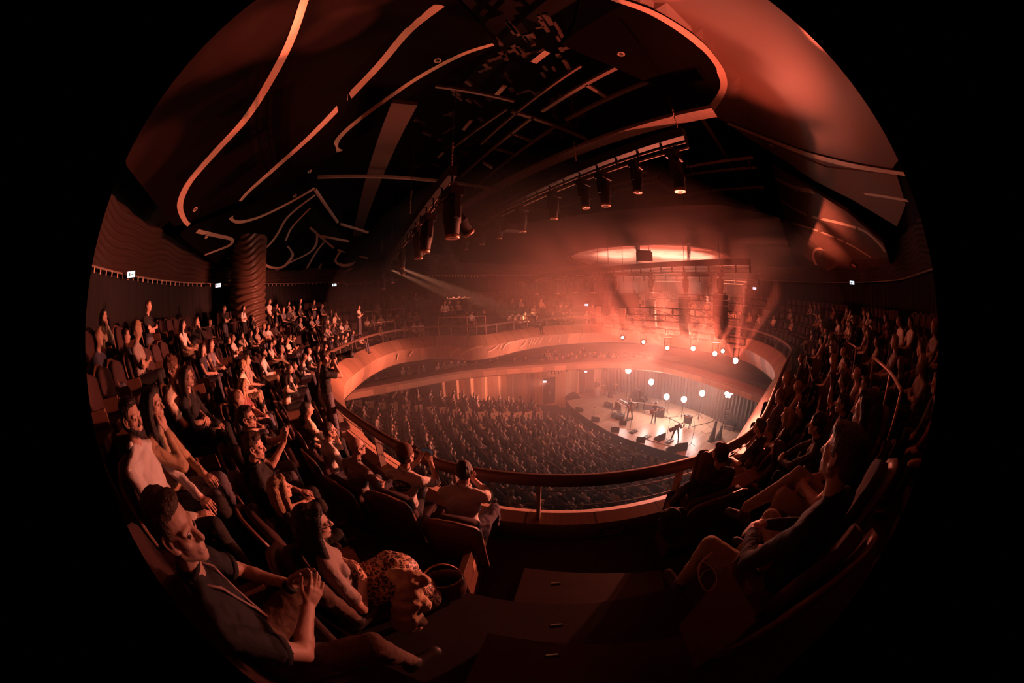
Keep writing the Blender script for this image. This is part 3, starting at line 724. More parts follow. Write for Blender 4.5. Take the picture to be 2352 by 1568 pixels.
# ---------------- people ----------------
from mathutils import noise as mnoise
SK = [mat('skin light', (.62,.39,.30), .5, noise=.06, bump=.1, bscale=150), mat('skin tan', (.46,.28,.2), .5, noise=.08, bump=.1, bscale=150)]
HA = {n: mat('hair '+n, c, .5, noise=.35, nscale=50, bump=.6, bscale=120) for n, c in dict(black=(.02,.014,.012), brown=(.07,.04,.025), blond=(.45,.3,.17), grey=(.35,.3,.27), auburn=(.16,.07,.04)).items()}
TOPS = {n: mat('cloth '+n, c, .85, noise=.12, nscale=6, bump=.9, bscale=13) for n, c in dict(white=(.85,.8,.78), cream=(.82,.68,.55), grey=(.35,.3,.28), black=(.018,.016,.017), charcoal=(.06,.05,.05), navy=(.05,.05,.08), denim=(.2,.2,.26), red=(.5,.08,.07), olive=(.2,.17,.1), tan=(.5,.34,.22), plum=(.25,.09,.1)).items()}
PANT = {n: mat('trouser '+n, c, .85, noise=.15, nscale=9, bump=.4, bscale=30) for n, c in dict(jeans=(.1,.09,.12), black=(.018,.016,.017), khaki=(.35,.25,.17), brown=(.12,.07,.05)).items()}
shoem = mat('dark shoe', (.03,.025,.025), .5); eyem = mat('eye', (.04,.025,.02), .2); lipm = mat('lip', (.52,.30,.24), .5)
MATN = ['skin', 'top', 'pants', 'shoe', 'hair', 'eye', 'lip']

def rotm(yaw=0, pitch=0, roll=0):
    """yaw about z (+ turns to the person's left), pitch + looks down"""
    return Matrix.Rotation(yaw, 3, 'Z') @ Matrix.Rotation(-pitch, 3, 'X') @ Matrix.Rotation(roll, 3, 'Y')
class Body:
    def __init__(s): s.cones = []; s.ells = []
    def cone(s, a, ra, b, rb, m): s.cones.append((V(a), ra, V(b), rb, m))
    def chain(s, pts, rs, m):
        for i in range(len(pts)-1): s.cone(pts[i], rs[i], pts[i+1], rs[i+1], m)
    def ell(s, c, r, m, R=None): s.ells.append((V(c), V(r), m, R or Matrix.Identity(3)))
def _cone_mesh(mb, a, ra, b, rb, seg=12, hs=4):
    d = b-a; L = d.length
    if L < 1e-6: d = V((0,0,1)); L = 1e-6
    d.normalize(); up = V((0,0,1)) if abs(d.z) < .9 else V((1,0,0)); sd = d.cross(up).normalized(); u = sd.cross(d)
    rings = []
    for i in range(hs+1):
        t = -pi/2+pi/2*i/hs; rings.append((a+d*ra*sin(t), max(1e-4, ra*cos(t))))
    for i in range(hs+1):
        t = pi/2*i/hs; rings.append((b+d*rb*sin(t), max(1e-4, rb*cos(t))))
    vs = [c+(sd*cos(2*pi*k/seg)+u*sin(2*pi*k/seg))*r for c, r in rings for k in range(seg)]; n = len(rings)
    fs = [(i*seg+k, i*seg+(k+1)%seg, (i+1)*seg+(k+1)%seg, (i+1)*seg+k) for i in range(n-1) for k in range(seg)]
    fs += [tuple(range(seg))[::-1], tuple((n-1)*seg+k for k in range(seg))]
    mb.add(vs, fs)
def _ell_mesh(mb, c, r, R, seg=20, hs=12):
    vs = []
    for i in range(hs+1):
        t = -pi/2+pi*i/hs; cr = max(1e-3, cos(t))
        vs += [c+R@V((r.x*cr*cos(2*pi*k/seg), r.y*cr*sin(2*pi*k/seg), r.z*sin(t))) for k in range(seg)]
    n = hs+1
    fs = [(i*seg+k, i*seg+(k+1)%seg, (i+1)*seg+(k+1)%seg, (i+1)*seg+k) for i in range(n-1) for k in range(seg)]
    fs += [tuple(range(seg))[::-1], tuple((n-1)*seg+k for k in range(seg))]
    mb.add(vs, fs)
def solidify(body, voxel, name, matlist, smooth=2, wr=0, strands=0, seed=0):
    mb = MB()
    for a, ra, b, rb, m in body.cones: _cone_mesh(mb, a, ra, b, rb)
    for c, r, m, R in body.ells: _ell_mesh(mb, c, r, R)
    me = mb.mesh('tmp', []); o = bpy.data.objects.new('tmp', me); COL.objects.link(o)
    bm = bmesh.new(); bm.from_mesh(me); bmesh.ops.recalc_face_normals(bm, faces=bm.faces); bm.to_mesh(me); bm.free()
    r = o.modifiers.new('r', 'REMESH'); r.mode = 'VOXEL'; r.voxel_size = voxel; r.use_smooth_shade = True
    if smooth: sm = o.modifiers.new('s', 'SMOOTH'); sm.iterations = smooth; sm.factor = .5
    dg = bpy.context.evaluated_depsgraph_get(); dg.update(); out = bpy.data.meshes.new_from_object(o.evaluated_get(dg)); out.name = name
    bpy.data.objects.remove(o); bpy.data.meshes.remove(me)
    # tag faces by nearest primitive
    n = len(out.vertices); co = np.empty(n*3, np.float32); out.vertices.foreach_get('co', co); co = co.reshape(-1, 3)
    best = np.full(n, 1e9, np.float32); lab = np.zeros(n, np.int32)
    names = [m for m in MATN]
    for a, ra, b, rb, m in body.cones:
        a_, b_ = np.array(a, np.float32), np.array(b, np.float32); ab = b_-a_; L2 = max(1e-9, float(ab@ab))
        t = np.clip((co-a_)@ab/L2, 0, 1); d = np.linalg.norm(co-a_-t[:,None]*ab, axis=1)-(ra+(rb-ra)*t)
        k = d < best; best[k] = d[k]; lab[k] = names.index(m)
    for c, r_, m, R in body.ells:
        q = (co-np.array(c, np.float32))@np.array(R, np.float32); rr = np.array(r_, np.float32)
        l = np.linalg.norm(q/rr, axis=1); d = (l-1)*np.linalg.norm(q, axis=1)/np.maximum(l, 1e-6)
        k = d < best; best[k] = d[k]; lab[k] = names.index(m)
    if wr or strands:
        nrm = np.empty(n*3, np.float32); out.vertices.foreach_get('normal', nrm); nrm = nrm.reshape(-1, 3)
        for i in range(n):
            if wr and lab[i] in (1, 2):
                p = co[i]; v = mnoise.noise(V((p[0]*9+seed, p[1]*9, p[2]*22)))+.5*mnoise.noise(V((p[0]*26, p[1]*26+seed, p[2]*40)))
                co[i] += nrm[i]*wr*v
            elif strands and lab[i] == 4:
                p = co[i]; v = mnoise.noise(V((p[0]*70+seed, p[1]*70, p[2]*(12 if strands > 0 else 70))))
                co[i] += nrm[i]*abs(strands)*v
        out.vertices.foreach_set('co', co.ravel())
    npoly = len(out.polygons); ls = np.empty(npoly, np.int32); out.polygons.foreach_get('loop_start', ls)
    lv = np.empty(len(out.loops), np.int32); out.loops.foreach_get('vertex_index', lv)
    fm = lab[lv[ls]].astype(np.int32)
    out.materials.clear()
    used = list(range(len(MATN)))
    for m in matlist: out.materials.append(m)
    out.polygons.foreach_set('material_index', fm); out.polygons.foreach_set('use_smooth', [True]*npoly); out.update()
    return out
def head_prims(B, c, R, hair, detail=True, female=False, hb=None, beard=False):
    """c = head centre, R = head rotation. hair prims go to hb (or B when hb is None)."""
    H = hb if hb is not None else B
    T = lambda p: c+R@(V(p))
    B.ell(T((0,-.012,.03)), (.074,.092,.085), 'skin', R); B.ell(T((0,.014,-.028)), (.061,.070,.080), 'skin', R)
    B.cone(T((0,.060,-.086)), .022, T((0,.052,-.08)), .024, 'skin')
    B.cone(T((-.044,.0,-.05)), .026, T((-.012,.06,-.085)), .018, 'skin'); B.cone(T((.044,.0,-.05)), .026, T((.012,.06,-.085)), .018, 'skin')
    B.cone(T((0,.082,.012)), .009, T((0,.104,-.024)), .0125, 'skin')
    for s in (-1, 1):
        if detail:
            B.cone(T((s*.010,.093,-.027)), .008, T((s*.012,.088,-.027)), .008, 'skin')
            B.cone(T((s*.031,.0760,.003)), .0088, T((s*.030,.0760,.003)), .0088, 'eye')
            B.cone(T((s*.016,.079,.020)), .0095, T((s*.046,.068,.018)), .008, 'skin'); B.cone(T((s*.020,.0775,.0105)), .0062, T((s*.043,.0715,.0095)), .006, 'skin')
            B.cone(T((s*.02,.075,-.008)), .008, T((s*.042,.068,-.007)), .008, 'skin')
            # ear: bowl and helix
            e = [(.072,.012,-.03),(.079,-.002,-.028),(.083,-.018,-.012),(.085,-.022,.012),(.082,-.012,.027),(.076,.004,.026),(.072,.012,.010)]
            B.chain([T((s*x,y,z)) for x, y, z in e], [.0075,.007,.006,.006,.006,.006,.005], 'skin')
            B.ell(T((s*.073,-.002,0)), (.008,.016,.024), 'skin', R)
        else:
            B.ell(T((s*.076,-.004,0)), (.010,.02,.032), 'skin', R)
        B.cone(T((s*.04,.052,-.014)), .022, T((s*.045,.04,-.01)), .022, 'skin')
    if detail:
        B.cone(T((-.017,.0815,-.050)), .0052, T((.017,.0815,-.050)), .0052, 'lip'); B.cone(T((-.012,.0815,-.0595)), .006, T((.012,.0815,-.0595)), .006, 'lip'); B.ell(T((0,.072,-.055)),(.03,.016,.024),'skin',R)
    if beard:
        for s in (-1, 1): H.cone(T((s*.052,.012,-.045)), .024, T((s*.02,.066,-.085)), .022, 'hair')
        H.cone(T((-.022,.084,-.038)), .007, T((.022,.084,-.038)), .007, 'hair'); H.cone(T((0,.07,-.09)), .026, T((0,.066,-.096)), .024, 'hair')
    if hair in ('short', 'curly', 'long', 'bob', 'bun', 'ponytail', 'cap', 'fringe'):
        k = 1.12 if hair == 'curly' else 1.0
        H.ell(T((0,-.024,.047)), (.080*k,.094*k,.080*k), 'hair', R); H.ell(T((0,-.062,.0)), (.07*k,.048*k,.078), 'hair', R)
        for s in (-1, 1): H.ell(T((s*.064,-.018,.028)), (.019,.05,.04), 'hair', R)
        if hair == 'short': H.ell(T((0,.03,.088)), (.060,.050,.028), 'hair', R)
        if hair == 'curly':
            rr = random.Random(5)
            for _ in range(46):
                a = rr.uniform(0, 2*pi); e = rr.uniform(-.1, 1.4); d = V((cos(a)*cos(e)*.086, sin(a)*cos(e)*.098-.02, sin(e)*.092+.045))
                if d.y > .05 and d.z < .08: continue
                H.cone(T(d), .018, T(d*1.03), .017, 'hair')
    if hair in ('long', 'bob', 'fringe'):
        ln = -.31 if hair != 'bob' else -.13
        for s in (-1, 1):
            H.chain([T((s*.062,.025,.06)), T((s*.082,.0,-.01)), T((s*.088,-.01,-.11)), T((s*.095,-.005,ln))], [.03,.03,.032,.022], 'hair')
            H.chain([T((s*.045,-.07,.03)), T((s*.06,-.085,-.1)), T((s*.055,-.09,ln-.02))], [.05,.05,.03], 'hair')
        H.chain([T((0,-.08,.02)), T((0,-.1,-.1)), T((0,-.105,ln-.03))], [.055,.055,.03], 'hair')
        H.cone(T((-.03,.05,.085)), .03, T((.03,.045,.09)), .03, 'hair')
        if hair == 'fringe': H.cone(T((-.045,.06,.055)), .022, T((.045,.06,.055)), .022, 'hair')
    if hair == 'bun': H.ell(T((0,-.1,.085)), (.045,.04,.042), 'hair', R)
    if hair == 'ponytail': H.chain([T((0,-.1,.05)), T((0,-.14,.0)), T((0,-.13,-.15))], [.035,.035,.015], 'hair')
    if hair == 'buzz': H.ell(T((0,-.018,.036)), (.0775,.0935,.0835), 'hair', R); H.ell(T((0,-.05,-.005)), (.071,.05,.07), 'hair', R)
    if hair == 'thin': H.ell(T((0,-.05,.02)), (.079,.06,.07), 'hair', R)
def hand_prims(B, w, f, n, s, curl=.6, spread=.2, thumb=.6, detail=True):
    """w wrist, f finger direction, n palm normal (side fingers curl to), s=+1 right hand / -1 left."""
    f = V(f).normalized(); n = V(n); n = (n-f*n.dot(f)).normalized(); sd = f.cross(n)*s   # sd points to the thumb side
    ln = [.070,.078,.073,.058]; r = [.0088,.009,.0086,.0075]
    for i in range(4):
        o = (1.5-i)*.0205; k = w+f*(.088-.004*abs(i-1))+sd*o
        B.cone(w+f*.01+sd*o*.55, .0145, k, .0115, 'skin')
        if not detail: B.cone(k, .011, k+f*ln[i]*cos(curl)+n*ln[i]*sin(curl), .008, 'skin'); continue
        a = curl*.55+random.Random(i).uniform(-.05,.08); p = k; d0 = (f+sd*(1.5-i)*.09*spread*4).normalized()
        for j, q in enumerate((.46,.31,.25)):
            d = d0*cos(a)+n*sin(a); p2 = p+d*ln[i]*q*1.0; B.cone(p, r[i]*(1-.06*j), p2, r[i]*(.94-.06*j), 'skin'); p = p2; a += curl*.75
    B.ell(w+f*.048, (.001+.036,.001+.036,.015), 'skin', Matrix((sd, f, sd.cross(f))).transposed())
    t0 = w+f*.024+sd*.024; t1 = t0+(f*.6+sd*.75*thumb+n*.25).normalized()*.040; t2 = t1+(f*.8+sd*.3*thumb+n*.3).normalized()*.032; t3 = t2+(f*.95+n*.2).normalized()*.025
    B.chain([t0, t1, t2, t3], [.0150,.0118,.0098,.0085], 'skin')
def ik(S_, W, l1, l2, pole):
    d = W-S_; L = min(d.length, (l1+l2)*.995); d.normalize(); W = S_+d*L
    a = (l1*l1-l2*l2+L*L)/(2*L); h = math.sqrt(max(0, l1*l1-a*a)); p = V(pole); p = (p-d*p.dot(d)).normalized()
    return S_+d*a+p*h, W
def make_human(name, stand=False, lean=.0, yaw=0, pitch=0, roll=0, arms='lap', hair='short', female=False, sleeve='short', voxel=.012, legs='normal',
               mats=None, beard=False, child_hair=True, wr=0, twist=0, build=1.0, skirt=False, coat=False, fine=None, glasses=False, nolegs=False):
    """Returns dict(mesh, hair mesh, head centre, wrists) in the person's own frame, facing +Y, feet on z=0."""
    B = Body(); hb = Body() if child_hair else None; det = voxel < .02
    HB = Body() if det else B; NB = Body() if (det and voxel < .011) else B
    hz = .95 if stand else .50
    hip = V((0,0,hz)); u = V((0, sin(lean), cos(lean))); fw = V((0, cos(lean), -sin(lean))); RT = Matrix.Rotation(twist, 3, 'Z')
    X = RT@V((1,0,0)); Yf = RT@fw
    sw = .155 if female else .18; b = build
    RL = Matrix((X, Yf, u)).transposed()
    B.ell(hip+u*.02, (.165*b,.118*b,.11), 'pants', RL)
    B.ell(hip+u*.15, (.145*b,.112*b,.15), 'top', RL); B.ell(hip+u*.33+Yf*.005, (.158*b if not female else .142*b,.108*b,.165), 'top', RL)
    if female:
        for s in (-1, 1): B.ell(hip+u*.33+X*s*.065+Yf*.07, (.06,.055,.06), 'top', RL)
    nb = hip+u*.50
    B.cone(hip+u*.43-X*sw*.8, .062*b, hip+u*.43+X*sw*.8, .062*b, 'top')
    for s in (-1, 1): B.cone(nb+u*.0, .046, hip+u*.44+X*s*sw, .052*b, 'top')
    B.cone(nb, .062, nb+u*.03+Yf*.005, .056, 'top')
    hR = RT@rotm(yaw, pitch, roll)
    hc = nb+u*.10+V((0,.018,.04))+Yf*.02+hR@V((0,.02,.03))-V((0,.0,.0))
    HB.cone(nb+u*.0, .056, hc+hR@V((0,-.02,-.06)), .050, 'skin')
    head_prims(HB, hc, hR, hair, det, female, hb, beard)
    # arms
    W = {}; SLV = []
    for s in (-1, 1):
        sh = hip+u*.43+X*s*(sw+.02)
        A = arms[0 if s < 0 else 1] if isinstance(arms, tuple) else arms
        pole = V((s*.8,-.35,-.6))
        kn = hip
        curl, fdir, nrm = .7, V((0,1,0)), V((0,0,-1))
        if A == 'lap': tgt = hip+V((s*.10,.30,.10)); fdir = V((-s*.5,.8,-.1))
        elif A == 'clasp': tgt = hip+V((s*.055,.33,.14)); fdir = V((-s*.9,.5,0)); nrm = V((-s*.2,-.5,-.6)); curl = .9
        elif A == 'thigh': tgt = hip+V((s*.14,.34,.115)); fdir = V((0,1,-.15)); curl = .3
        elif A == 'cross': tgt = hip+u*.24+V((-s*.10,.19+s*.02,0)); fdir = V((-s,.1,.1)); nrm = V((0,-1,0)); curl = .5; pole = V((s*.9,0,-.7))
        elif A == 'chin': tgt = hc+hR@V((s*.035,.085,-.17)); fdir = V((-s*.15,-.05,1)); nrm = V((0,-1,.1)); curl = 1.0; pole = V((s*.45,.5,-.9))
        elif A == 'cheek': tgt = hc+hR@V((s*.085,.05,-.14)); fdir = V((-s*.15,-.25,1)); nrm = V((-s,-.3,0)); curl = .8; pole = V((s*.5,.3,-.9))
        elif A == 'phone': tgt = hc+V((s*.05,.40,-.10)); fdir = V((-s*.2,.2,1)); nrm = V((-s*.8,.4,0)); curl = .8; pole = V((s*.6,.0,-1))
        elif A == 'camera': tgt = hc+hR@V((s*.075,.13,-.09)); fdir = hR@V((-s*.3,.4,.8)); nrm = hR@V((-s,.0,0)); curl = .8; pole = V((s*.4,.1,-1))
        elif A == 'clap': tgt = hip+u*.30+V((s*.075,.36,.02)); fdir = V((-s*.25,.8,.55)); nrm = V((-s,0,0)); curl = .25; pole = V((s*.8,-.1,-.7))
        elif A == 'elbowknee': tgt = hip+V((s*.07,.46,.19)); fdir = V((-s*.8,.5,.2)); nrm = V((-s*.3,-.6,-.3)); curl = .9; pole = V((s*1.0,.1,-.2))
        elif A == 'side': tgt = hip+V((s*.24,.03,-.12)); fdir = V((0,.1,-1)); nrm = V((-s,0,0)); curl = .5
        elif A == 'fronthands': tgt = hip+V((s*.06,.20,-.02)); fdir = V((-s*.7,.2,-.5)); nrm = V((0,-1,0))
        elif A == 'belly': tgt = hip+u*.18+V((s*.05,.17,0)); fdir = V((-s,.15,.1)); nrm = V((0,-1,0))
        elif A == 'raised': tgt = hc+V((s*.12,.2,.12)); fdir = V((0,.2,1)); nrm = V((0,1,0)); curl = .4; pole = V((s*.8,.2,-.6))
        elif A == 'keys': tgt = hip+V((s*.17,.42,.24)); fdir = V((0,1,-.2)); curl = .5
        elif A == 'guitar': tgt = hip+(V((.30,.27,.22)) if s < 0 and False else (V((.02,.21,.12)) if s > 0 else V((-.42,.26,.22)))); fdir = V((-s*.6,.2,-.5)) if s > 0 else V((-.1,.2,.9)); nrm = V((0,-1,0)); pole = V((s,-.2,-.5))
        elif isinstance(A, dict): tgt = V(A['w']); fdir = V(A.get('f', fdir)); nrm = V(A.get('n', nrm)); curl = A.get('curl', curl); pole = V(A.get('pole', pole))
        else: tgt = hip+V((s*.1,.3,.1))
        el, wr_ = ik(sh, tgt, .29, .255, pole)
        r1 = .046*b
        mid = sh.lerp(el, .62)
        if sleeve == 'long' or coat:
            B.cone(sh, .056*b, el, .046*b, 'top'); B.cone(el, .046*b, el.lerp(wr_, .93), .034, 'top')
        elif sleeve == 'short': B.cone(sh, .056*b, mid, .057*b, 'top'); SLV.append((mid+(el-sh).normalized()*.03, (el-sh).normalized(), .057*b))
        else: B.cone(sh, .058, sh.lerp(el, .12), .054, 'top')
        B.cone(sh, r1, el, .040*b, 'skin'); B.cone(el, .040*b, wr_, .026, 'skin')
        B.cone(el.lerp(wr_, .25), .041*b, el.lerp(wr_, .35), .039*b, 'skin' if not (sleeve == 'long' or coat) else 'top')
        if NB is not B: NB.cone(el.lerp(wr_,.8), .030, wr_, .0255, 'skin')
        hand_prims(NB, wr_, fdir, nrm, s, curl, detail=voxel < .011 or fine is not None)
        W[s] = (wr_, V(fdir).normalized(), V(nrm).normalized(), el)
    K = {}
    for s in (-1, 1):
        if nolegs: continue
        hj = hip+V((s*.095*b,.02,0))
        if stand:
            st = {'normal': (.02,.0), 'wide': (.10,.02)}.get(legs, (.02,.0)); kn = V((s*(.10+st[0]),.03,.50)); an = V((s*(.11+st[0]*1.5),-.01,.085)); ft = V((s*.03,.16,-.055))
        else:
            if legs == 'spread': kn = hip+V((s*.23,.42,.03)); an = V((s*.2,.50,.08))
            elif legs == 'crossed' and s > 0: kn = hip+V((.02,.42,.14)); an = V((-.16,.66,.30))
            elif legs == 'forward': kn = hip+V((s*.12,.44,.05)); an = V((s*.12,.74,.09))
            else: kn = hip+V((s*.12,.43,.04)); an = V((s*.12,.47,.085))
            ft = V((s*.02,.15,-.05))
            if legs == 'crossed' and s > 0: ft = V((-.02,.13,-.06))
        K[s] = kn
        B.cone(hj, .092*b, kn, .064*b, 'pants'); B.cone(kn, .062*b, an+V((0,0,.06)), .045*b, 'pants')
        B.cone(kn.lerp(an, .3)-V((0,.015,0)), .058*b, kn.lerp(an, .5), .05*b, 'pants')
        B.cone(an+V((0,-.03,-.03)), .042, an+ft, .036, 'shoe'); B.cone(an, .046, an+V((0,0,.03)), .044, 'shoe')
    if skirt:
        kc = (K[-1]+K[1])/2
        B.cone(hip+V((0,.05,.0)), .16, kc+V((0,0,-.01)), .14, 'pants'); B.cone(kc+V((.02,-.02,0)), .13, V((kc.x+.03,kc.y+.05,.22)), .16, 'pants')
        B.cone(kc+V((-.1,-.02,0)), .09, V((kc.x-.1,kc.y+.05,.25)), .12, 'pants'); B.cone(kc+V((.1,-.02,0)), .09, V((kc.x+.12,kc.y+.06,.25)), .12, 'pants')
    m = mats or [SK[0], TOPS['white'], PANT['jeans'], shoem, HA['brown'], eyem, lipm]
    me = solidify(B, voxel, name, m, 2 if det else 1, wr, 0, seed=len(name))
    extra = []
    if HB is not B: extra.append(solidify(HB, .0048 if voxel < .011 else .008, name, m, 2 if voxel < .011 else 1))
    if NB is not B: extra.append(solidify(NB, .005, name, m, 1))
    if extra:
        bm = bmesh.new(); bm.from_mesh(me)
        for e in extra: bm.from_mesh(e); bpy.data.meshes.remove(e)
        bm.to_mesh(me); bm.free()
    hm = None
    if child_hair and hair not in ('bald',) and (hb.cones or hb.ells):
        hm = solidify(hb, min(.012, max(.007, voxel*.8)) if det else .03, name+'_hair', m, 1, 0, -.006 if hair == 'curly' else .0035)
    return dict(mesh=me, hair=hm, hc=hc, hR=hR, W=W, SLV=SLV, hip=hip, K=K, nb=nb, u=u)
def mats_of(skin=0, top='white', pants='jeans', hair='brown'):
    return [SK[skin], TOPS[top] if isinstance(top, str) else top, PANT[pants] if isinstance(pants, str) else pants, shoem, HA[hair], eyem, lipm]
STAGE_C = V((11,18,-8.5))
def put_human(h, label, pos, rz, group=None, name='person', mats=None):
    """single near person: body mesh is the top object, hair its child"""
    o = bpy.data.objects.new(name, h['mesh']); link(o); o.location = pos; o.rotation_euler = (0,0,rz)
    tag(o, label, 'person', group)
    if h['hair'] is not None:
        c = bpy.data.objects.new('hair', h['hair']); link(c, o)
    return o
def add_glasses(o, h, m=None):
    m = m or MATS['glasses frame']; hc, R = h['hc'], h['hR']; T = lambda p: hc+R@V(p); mb = MB()
    for s in (-1, 1):
        pts = [T((s*.033+.023*cos(a), .096-.006*abs(cos(a)), .003+.017*sin(a))) for a in [2*pi*k/16 for k in range(17)]]
        mb.tube(pts, .0022, 6); mb.tube([T((s*.056,.092,.008)), T((s*.078,.03,.012)), T((s*.08,-.01,.006))], .0022, 6)
    mb.tube([T((-.010,.097,.006)), T((0,.1,.009)), T((.010,.097,.006))], .0022, 6)
    return mb.build('glasses', m, o)
mat('glasses frame', (.01,.01,.01), .3)
def facing(x, y, mix=.35):
    """direction a seated person faces: across the row towards the opening, a little towards the stage"""
    ph = atan2(y-CYY, x-CX); a, b = at_off(ph-.03, 0), at_off(ph+.03, 0); t = (b-a).normalized(); n = V((-t.y, t.x, 0))
    if n.dot(V((CX-x, CYY-y, 0))) < 0: n = -n
    s = (STAGE_C-V((x,y,0))); s.z = 0; s.normalize()
    return (n*(1-mix)+s*mix).normalized()
def place(h, label, px, k=None, z=None, headtop=.125, face=None, mix=.35, group=None, ztop=None):
    """put the person so that the top of the head lands on pixel px, standing/sitting on terrace k"""
    fz = floor_k(k) if z is None else z
    zt = fz+h['hc'].z+headtop
    q = P(px[0], px[1], zt); f = face if face is not None else facing(q.x, q.y, mix)
    f = V((f[0], f[1], 0)).normalized(); rz = atan2(f.y, f.x)-pi/2
    R = Matrix.Rotation(rz, 3, 'Z'); o = R@V((h['hc'].x, h['hc'].y, 0))
    pos = V((q.x-o.x, q.y-o.y, fz))
    return put_human(h, label, pos, rz, group), pos, rz
# ---------------- theatre seat ----------------
def make_seat(name='theatre_seat', label='', hi=True):
    t = thing(name, label, 'seat')
    # shell: rounded-top curved board, slightly reclined, behind y=-.10
    def sheet(y0, w, z0, z1, th, n=10, rnd=.16, rec=.18):
        rows = []
        out = []
        for j in range(n+1):
            z = z0+(z1-z0)*j/n; e = max(0, (z-(z1-rnd))/rnd); hw = w/2*math.sqrt(max(.03, 1-e*e*.93))
            out.append((hw, z))
        vs = []; nx = 7
        for side in (0, 1):
            for hw, z in out:
                for i in range(nx):
                    x = -hw+2*hw*i/(nx-1); vs.append((x, y0-rec*(z-z0)/1.0+.10*(x/(w/2))**2*.5-(th if side else 0), z))
        N = len(out)*nx; fs = []
        for j in range(len(out)-1):
            for i in range(nx-1):
                a = j*nx+i; fs.append((a, a+1, a+nx+1, a+nx)); fs.append((N+a, N+a+nx, N+a+nx+1, N+a+1))
        rim = [j*nx for j in range(len(out))]+[(len(out)-1)*nx+i for i in range(1, nx)]+[j*nx+nx-1 for j in range(len(out)-2, -1, -1)]+[i for i in range(nx-2, 0, -1)]
        for a, b in zip(rim, rim[1:]+rim[:1]): fs.append((a, b, b+N, a+N))
        return vs, fs
    vs, fs = sheet(-.17, .52, .18, .98, .03); m = MB(); m.add(vs, fs); fixn(m.build('back_shell', woodseat, t, True))
    vs, fs = sheet(-.10, .44, .42, .94, .07, rnd=.12); m = MB(); m.add(vs, fs); fixn(m.build('backrest', upholst, t, True))
    m = MB(); m.box((-.22,-.14,.36),(.22,.32,.46)); bevel(m.build('seat', upholst, t), .03, 3)
    m = MB(); m.box((-.275,-.14,.0),(-.245,.22,.60)); m.box((-.285,-.12,.60),(-.235,.2,.63)); m.build('armrest', woodseat, t)
    return t

# ---------------- lighting trusses and moving heads ----------------
lens_dark = mat('dark lens glass', (.05,.04,.04), .1); rimm = mat('lens rim', (.5,.32,.25), .3, metal=.6)
def make_mover(scale=1.0, name='moving_head_light', label='', lamp=None):
    """hangs from its clamp at z=0; head pointing down by default"""
    t = thing(name, label, 'stage light')
    m = MB(); m.box((-.2,-.13,-.22),(.2,.13,-.06)); bevel(m.build('base', blackmetal, t), .015)
    m = MB(); m.box((-.03,-.03,-.06),(.03,.03,.05)); m.box((-.14,-.03,-.06),(-.09,.03,.02)); m.box((.09,-.03,-.06),(.14,.03,.02)); m.build('clamp', steelgrey, t)
    m = MB(); m.box((-.21,-.06,-.62),(-.16,.06,-.2)); m.box((.16,-.06,-.62),(.21,.06,-.2)); m.box((-.2,-.06,-.27),(.2,.06,-.22)); bevel(m.build('yoke', blackmetal, t), .012)
    hp = bpy.data.objects.new('head', None)
    m = MB(); m.lathe([(.06,-.28),(.135,-.3),(.15,-.38),(.15,-.66),(.13,-.70),(.12,-.84),(.105,-.87)], None, 18); m.box((-.16,-.05,-.6),(.16,.05,-.5))
    h = m.build('lamp_head', black, t, True)
    m = MB(); m.lathe([(.112,-.86),(.122,-.88),(.122,-.93),(.10,-.93)], None, 18); m.build('lens_ring', rimm, h, True)
    m = MB(); m.lathe([(.1,-.915),(.06,-.93),(.01,-.935)], None, 18); m.build('lens', lens_dark, h, True)
    t.scale = (scale,)*3
    return t
def truss(name, a, b, label, h=.4, group=None):
    a, b = V(a), V(b); t = thing(name, label, 'truss', group=group); d = (b-a); L = d.length; d.normalize(); sd = V((-d.y,d.x,0)).normalized()
    m = MB()
    for sx, sz in ((-1,0),(1,0),(-1,-1),(1,-1)): m.tube([a+sd*sx*.14+V((0,0,sz*h)), b+sd*sx*.14+V((0,0,sz*h))], .025, 6)
    m.build('chord', blackmetal, t)
    n = int(L/.9); m = MB()
    for i in range(n+1):
        p = a+d*(L*i/n)
        for sx in (-1, 1): m.bar(p+sd*sx*.14, p+sd*sx*.14+V((0,0,-h)), .03)
        m.bar(p+sd*.14, p-sd*.14, .03); m.bar(p+sd*.14-V((0,0,h)), p-sd*.14-V((0,0,h)), .03)
        if i < n:
            q = a+d*(L*(i+1)/n)
            for sx in (-1, 1): m.bar(p+sd*sx*.14, q+sd*sx*.14+V((0,0,-h)), .018)
    m.build('bracing', blackmetal, t)
    return t
def batten(a, b, label, w=.05, h=.3):
    """solid box beam with a ladder of slots beneath"""
    a, b = V(a), V(b); t = thing('lighting_batten', label, 'truss'); m = MB(); m.bar(a, b, .2, .26); m.build('beam', black, t)
    d = (b-a); L = d.length; d.normalize(); m = MB(); z = V((0,0,-.42)); m.tube([a+z, b+z], .03, 6); m.tube([a+z*.62, b+z*.62], .022, 6); m.build('pipe', steelgrey, t)
    n = int(L/.7)
    for i in range(n+1): m = MB(); p = a+d*(L*i/n); m.bar(p+V((0,0,-.1)), p+z, .05, .05); m.build('drop_bracket', black, t)
    return t
chains = 0
def chain(x, y0, z, top, label):
    p = P(x, y0, z) if not isinstance(z, tuple) else V(z); t = MB(); N = int((top-p.z)/.09)
    lo = MB(); pts = []
    for i in range(14): q = p+V((.012*(i%2),.012*((i//2)%2),.05*i)); lo.box((q.x-.014,q.y-.014,q.z),(q.x+.014,q.y+.014,q.z+.042))
    lo.v += []; o = lo.build('hoist_chain', rimm); m = MB(); m.tube([p+V((0,0,.6)), V((p.x,p.y,top))], .008, 5); m.build('cable', blackmetal, o)
    tag(o, label, 'chain', 'hoist chains carrying the trusses'); return o
Z2 = 3.75; T2a, T2b = P(1572,305,Z2), P(1070,520,Z2)
